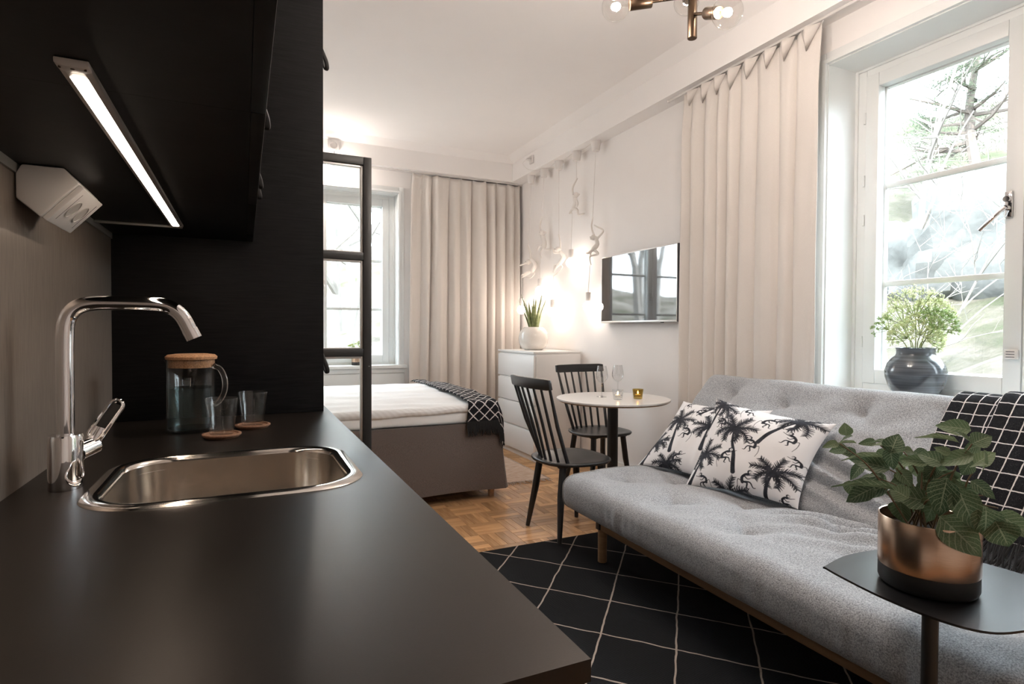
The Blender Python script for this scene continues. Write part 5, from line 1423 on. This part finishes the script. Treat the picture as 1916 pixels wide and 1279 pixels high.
def umbel(label, end, R, mt, n1, n2, group):
    end = Vector(end); b0 = vc+Vector((random.uniform(-.03,.03),random.uniform(-.03,.03),0.10))
    t = thing('umbel_flower', label, 'flower', tuple(vc+Vector((0,0,.1))), group)
    mid = b0*0.5+end*0.5+Vector((0,0,0.01)); mid2 = Vector((vc.x+(end.x-vc.x)*.35,vc.y+(end.y-vc.y)*.35,vc.z+0.255))
    path = crv([b0,mid2,end],6); obj('stalk', MB().tube(path,0.0022,6), M['umbel_stem'], t)
    ax = (path[-1]-path[-3]).normalized()
    rays = MB(); fl = MB()
    for i in range(n1):
        ph = i*2.399; rr_ = sqrt((i+.5)/n1); s1 = ax.orthogonal().normalized(); s2 = ax.cross(s1)
        d = (ax*(1.0-0.55*rr_*rr_)+(s1*cos(ph)+s2*sin(ph))*rr_*1.05).normalized(); e = end+d*R
        rays.tube(crv([end,end+d*R*.5-ax*R*.06,e],3),0.0011,4,caps=False)
        for j in range(n2):
            dd = (d+Vector((random.gauss(0,1),random.gauss(0,1),random.gauss(0,1)))*0.62).normalized(); c = e+dd*R*random.uniform(.12,.34)
            rays.tube([e,c],0.0007,3,caps=False)
            for q in range(5):
                v1 = Vector((random.gauss(0,1),random.gauss(0,1),random.gauss(0,1))).normalized()*0.0042; v2 = v1.cross(dd).normalized()*0.003
                fl.add([c,c+v1+v2,c+v1*1.7,c+v1-v2],[(0,1,2,3)])
    obj('rays', rays, M['umbel_stem'], t, fixn=False)
    o = obj('florets', fl, mt, t, smooth=False, fixn=False); o['kind'] = 'stuff'
def vx(px_,py_,dx=0.0): # pixel -> point in the plane of the vase
    la = (px_-958)/F; a = YAW+math.atan(la); x = vc.x+dx; y = x/math.tan(a)
    dist = x*sin(YAW)+y*cos(YAW); return (x,y,H+(618-py_)/F*dist)
grp = 'pale umbel flowers in the dark vase'
umbel('small green umbel flower arching far left out of the dark vase', vx(1662,612,-.02), 0.060, M['umbel_g'], 12, 6, grp)
for i,(px_,py_,R_,dx,lb) in enumerate(((1712,588,.120,-.02,'tallest pale umbel flower at the top of the vase bouquet'),(1742,592,.085,.04,'pale umbel flower at the upper right of the vase bouquet'),(1690,602,.085,.03,'pale umbel flower at the upper left of the vase bouquet'),
    (1722,622,.085,-.05,'pale umbel flower low in the middle of the vase bouquet'),(1747,610,.080,-.03,'green umbel flower at the right side of the vase bouquet'),(1698,628,.070,.0,'pale umbel flower low at the left of the vase bouquet'),(1735,632,.060,.03,'pale umbel flower low at the right of the vase bouquet'))):
    umbel(lb, vx(px_,py_,dx), R_, M['umbel_g'] if i == 4 else M['umbel'], 30, 9, grp)

# ------------------------------------------------------------------ monkey pendant lamps
def fused_body(name, mb, parent, mt, vox=0.0034):
    """limbs, trunk and head fused into one continuous skin"""
    o = obj(name, mb, mt, parent)
    r = o.modifiers.new('fuse','REMESH'); r.mode = 'VOXEL'; r.voxel_size = vox; r.use_smooth_shade = True
    sm = o.modifiers.new('smooth','SMOOTH'); sm.iterations = 4; sm.factor = 0.5
    return o
CAPX = 2.795
MK = [ # cap px, cap Y, grip, head, neck, hip, then limbs; all in crop pixels (960,300) at 3.9947x
 dict(cap=994,Y=5.533,grip=(118,645),head=(126,762),sh=(142,745),mid=(164,785),hip=(146,828),arms=[[(130,690),(118,645)],[(98,772),(70,782)]],legs=[[(108,852),(76,868)],[(118,838),(84,852)]],tail=[(160,850),(130,880),(100,872)],low=(68,862),bulb=(68,1118)),
 dict(cap=1018,Y=5.243,grip=(216,435),head=(232,545),sh=(222,572),mid=(236,612),hip=(236,648),arms=[[(203,492),(216,435)],[(250,585),(246,615)]],legs=[[(205,640),(188,662)],[(252,670),(282,672)]],tail=[(220,668),(205,700),(215,730)],low=(212,655),bulb=(205,975)),
 dict(cap=1046,Y=4.934,grip=(346,565),head=(345,668),sh=(360,690),mid=(380,730),hip=(352,775),arms=[[(356,620),(346,565)],[(322,692),(314,662)]],legs=[[(320,782),(310,818)],[(338,800),(322,826)]],tail=[(370,800),(345,835),(308,862)],low=(310,858),bulb=(302,1135)),
 dict(cap=1079,Y=4.605,grip=(476,150),head=(481,264),sh=(466,290),mid=(470,325),hip=(458,358),arms=[[(448,215),(476,150)],[(494,330),(486,355)]],legs=[[(440,372),(430,386)],[(492,378),(500,412),(532,410)]],tail=[(445,372),(435,385),(447,398)],low=(448,395),bulb=(440,765)),
 dict(cap=1115,Y=4.284,grip=(600,440),head=(612,578),sh=(626,590),mid=(632,630),hip=(606,665),arms=[[(593,500),(600,440)],[(655,575),(684,532),(626,492)]],legs=[[(638,700),(588,712)],[(585,690),(572,692)]],tail=[(588,690),(580,735),(590,780)],low=(584,782),bulb=(573,1090))]
names = ['white monkey pendant lamp nearest the corner, its bulb behind the aloe','white monkey pendant lamp second from the corner, bulb low beside the aloe','white monkey pendant lamp in the middle of the five, over the dresser edge','white monkey pendant lamp fourth from the corner, its monkey hanging highest','white monkey pendant lamp nearest the television']
lat = Vector((0.6,-0.8,0))
for d,lb in zip(MK,names):
    dist = CAPX*sin(YAW)+d['Y']*cos(YAW); pm = F/dist
    t = thing('monkey_pendant_lamp', lb, 'lamp', (CAPX,d['Y'],SZ), 'five monkey pendant lamps')
    c0 = Vector((CAPX,d['Y'],0)); cz = H-0.004
    def W(q,dep=0.0,c0=c0,d=d,pm=pm):
        px_,py_ = 960+q[0]/3.9947, 300+q[1]/3.9947
        p = c0+lat*((px_-d['cap'])/(pm*0.88)); p.x = min(p.x, 2.845); p.z = H+(619.5-py_)/pm
        return p+Vector((-dep,0,0))
    off = OFF[t]; k = pm*0.0  # scale helper
    u_ = 3.9947*pm; r_ = lambda px_: px_*1.42/u_
    obj('ceiling_cap', MB().lathe([(0.0001,-0.085),(0.030,-0.085),(0.034,-0.080),(0.045,-0.006),(0.045,-0.0005),(0.0001,-0.0005)],28,(CAPX,d['Y'],SZ)), M['plastic_w'], t, smooth=40)
    g = W(d['grip'])
    bl = W(d['bulb'],0.0); bl.x = min(bl.x,2.80); lo = W(d['low'])
    sk_top = Vector((bl.x,bl.y,bl.z+0.125))
    obj('cord', MB().tube([Vector((CAPX,d['Y'],SZ-0.08)),g],0.0026,6), M['cord_white'], t)
    obj('cord', MB().tube([lo,sk_top],0.0026,6), M['cord_white'], t)
    r_ = lambda px_: px_/u_
    P = lambda q,dep=0.0: W(q,dep)
    body = MB()
    sh,mid,hip,hdp = P(d['sh']),P(d['mid']),P(d['hip']),P(d['head'],0.010)
    body.tube(crv([hip,mid,sh],5),[r_(17),r_(18),r_(18.5),r_(18.5),r_(18),r_(17.5),r_(17),r_(16.5),r_(16),r_(15),r_(14)],14)
    for c_,q_ in ((hip,17),(sh,15)): body.sphere(c_,r_(q_),14,10)
    body.tube([sh,hdp],[r_(12),r_(12)],10)
    rr_ = r_(20)
    body.sphere(hdp,rr_,16,12,(1,1,1.05))
    hc = hdp
    for s_ in (-1,1): body.sphere(hc+lat*s_*rr_*1.08+Vector((0.002,0,rr_*.10)),rr_*.42,10,8,(.7,1,1))
    body.sphere(hc+Vector((-rr_*.72,0,-rr_*.34))-lat*(0.12*rr_),rr_*.58,12,10,(1,1,.85))
    def limb(root, pts, r0, r1, dep, end):
        path = [root]+[P(q,dep) for q in pts]; C = crv(path,5); n = len(C)
        body.tube(C,[r_(r0+(r1-r0)*k_/(n-1)) for k_ in range(n)],10)
        e = C[-1]; dv = (C[-1]-C[-2]).normalized(); body.sphere(e,r_(end),10,8); body.tube([e,e+dv*r_(end*1.5)],[r_(end*.8),r_(end*.5)],8)
        for s_ in (-1,0,1):
            sd_ = lat*s_*0.6; body.tube([e+dv*r_(end*.6),e+(dv+sd_).normalized()*r_(end*2.1)],[r_(end*.42),r_(end*.3)],6)
    for i_,a in enumerate(d['arms']): limb(sh+lat*r_(10)*(1 if i_ else -1)*0.6,a,9.0,6.2,0.014 if i_ else 0.0,7.0)
    for i_,a in enumerate(d['legs']): limb(hip,a,11.5,7.0,0.014 if i_ else -0.002,7.5)
    tl = crv([hip]+[P(q,-0.003) for q in d['tail']],5); body.tube(tl,[r_(5.5)]*(len(tl)-3)+[r_(4.5)]*3,8)
    mk = fused_body('monkey_figure', body, t, M['resin'])
    ey = MB()
    for s_ in (-1,1): ey.sphere(hc+Vector((-rr_*.98,0,rr_*.18))+lat*s_*rr_*.36,rr_*.12,8,5)
    obj('eyes', ey, M['tv_frame'], mk)
    so = obj('socket', MB().lathe([(0.0001,0.125),(0.022,0.125),(0.0235,0.120),(0.0235,0.045),(0.0001,0.045)],20,tuple(bl)), M['plastic_w'], t)
    obj('bulb', MB().sphere(bl,0.046,24,16), M['bulb_hot'], t)
# cable linking the caps, with plug and socket on the soffit
cb_ = []
Ys = [d['Y'] for d in MK]
for a,b in zip(Ys[:-1],Ys[1:]): cb_ += [(CAPX-0.02,a,SZ-0.004),(CAPX-0.015,(a+b)/2,SZ-0.018)]
cb_.append((CAPX-0.02,Ys[-1],SZ-0.004))
tag(obj('cable', MB().tube(crv(cb_,6),0.0022,5), M['cord_white'], loc=(CAPX,4.9,SZ-0.02)), 'thin white cable strung between the five pendant caps', 'cable')
ps = thing('wall_socket', 'white socket with plugged-in lamp cable on the soffit above the pendants', 'socket', (SX,5.36,2.97))
obj('plate', MB().box(SX-0.022,SX-0.0005,5.325,5.395,2.925,3.005), M['plastic_w'], ps, bevel=0.003)
obj('plug', MB().tube([(SX-0.022,5.36,2.965),(SX-0.055,5.36,2.965),(SX-0.075,5.36,2.960)],[0.018,0.016,0.006],12), M['plastic_w'], ps)
obj('plug_cable', MB().tube(crv([(SX-0.072,5.36,2.960),(SX-0.10,5.38,2.92),(SX-0.06,5.35,2.86),(SX+0.0,5.30,SZ-0.008),(CAPX-0.045,5.262,SZ-0.008)],5),0.0022,5), M['cord_white'], ps)
ps = thing('wall_socket', 'square white socket with black lead on the back soffit above the partition', 'socket', (0.80,SY,2.96))
obj('plate', MB().box(0.745,0.845,SY-0.018,SY-0.0005,2.93,3.04), M['plastic_w'], ps, bevel=0.003)
obj('outlet', MB().lathe([(0.034,0.0),(0.034,0.004),(0.030,0.004),(0.028,0.001),(0.0001,0.001)],24).xf(Matrix.Translation((0.795,SY-0.018,2.985)) @ Matrix.Rotation(radians(90),4,'X')), M['plastic_shaded'], ps)
obj('lead', MB().tube(crv([(0.80,SY-0.012,2.93),(0.80,SY-0.03,2.90),(0.77,SY-0.05,2.87),(0.745,SY-0.06,2.85)],4),0.003,6), M['black_metal'], ps)
spl = thing('spotlight', 'tiny bare bulb spotlight on a black lead below the back soffit socket', 'lamp', (0.74,SY-0.06,2.85))
obj('lamp_holder', MB().lathe([(0.0001,2.852),(0.012,2.85),(0.016,2.84),(0.016,2.805),(0.0001,2.803)],16,(0.738,SY-0.06,0)), M['black_metal'], spl)
obj('bulb', MB().sphere((0.738,SY-0.06,2.785),0.020,16,12), M['spot_hot'], spl)

# ------------------------------------------------------------------ chandelier
hb = Vector((1.471,1.63,0)); rC = Vector((cos(YAW),-sin(YAW),0)); fC = Vector((sin(YAW),cos(YAW),0))
cd = thing('ceiling_lamp', 'antique brass ceiling lamp with clear globe bulbs hanging in the living area', 'lamp', (hb.x,hb.y,CZ))
obj('ceiling_rose', MB().lathe([(0.0001,-0.03),(0.055,-0.03),(0.06,-0.025),(0.06,-0.0005),(0.0001,-0.0005)],32,(hb.x,hb.y,CZ)), M['bronze'], cd)
obj('rod', MB().lathe([(0.007,2.50),(0.007,CZ-0.025)],12,(hb.x,hb.y,0)), M['bronze'], cd)
obj('hub', MB().lathe([(0.0001,2.247),(0.0155,2.247),(0.0168,2.2485),(0.0168,2.53),(0.0155,2.532),(0.0001,2.532)],28,(hb.x,hb.y,0)), M['bronze'], cd, smooth=40)
ARMS = [((-0.277,0.00,2.360),2.40),((-0.335,-0.15,2.405),2.44),((0.052,-0.20,2.232),2.335),((0.058,0.27,2.530),2.45),((0.30,0.10,2.66),2.50),((0.20,-0.24,2.50),2.46)]
for (r_c,f_c,z_),az in ARMS:
    b_ = Vector((hb.x,hb.y,0))+rC*r_c+fC*f_c+Vector((0,0,z_)); a_ = Vector((hb.x,hb.y,az)); d = (b_-a_).normalized(); L = (b_-a_).length
    s0 = a_+d*(L-0.130); s1 = a_+d*(L-0.050)
    obj('arm', MB().tube([a_,s0+d*0.01],0.0058,10), M['bronze'], cd)
    obj('lamp_holder', MB().tube([s0,s0+d*0.002,s1-d*0.002,s1],[0.019,0.0205,0.0205,0.0195],24), M['bronze'], cd, smooth=40)
    gl = obj('bulb', MB().sphere(b_,0.050,32,20), M['bulbglass'], cd)
    obj('filament', MB().sphere(b_-d*0.004,0.013,14,10), M['filament'], gl)
    obj('filament_stem', MB().tube([s1,b_-d*0.014],[0.006,0.002],8), M['bulbglass'], gl)
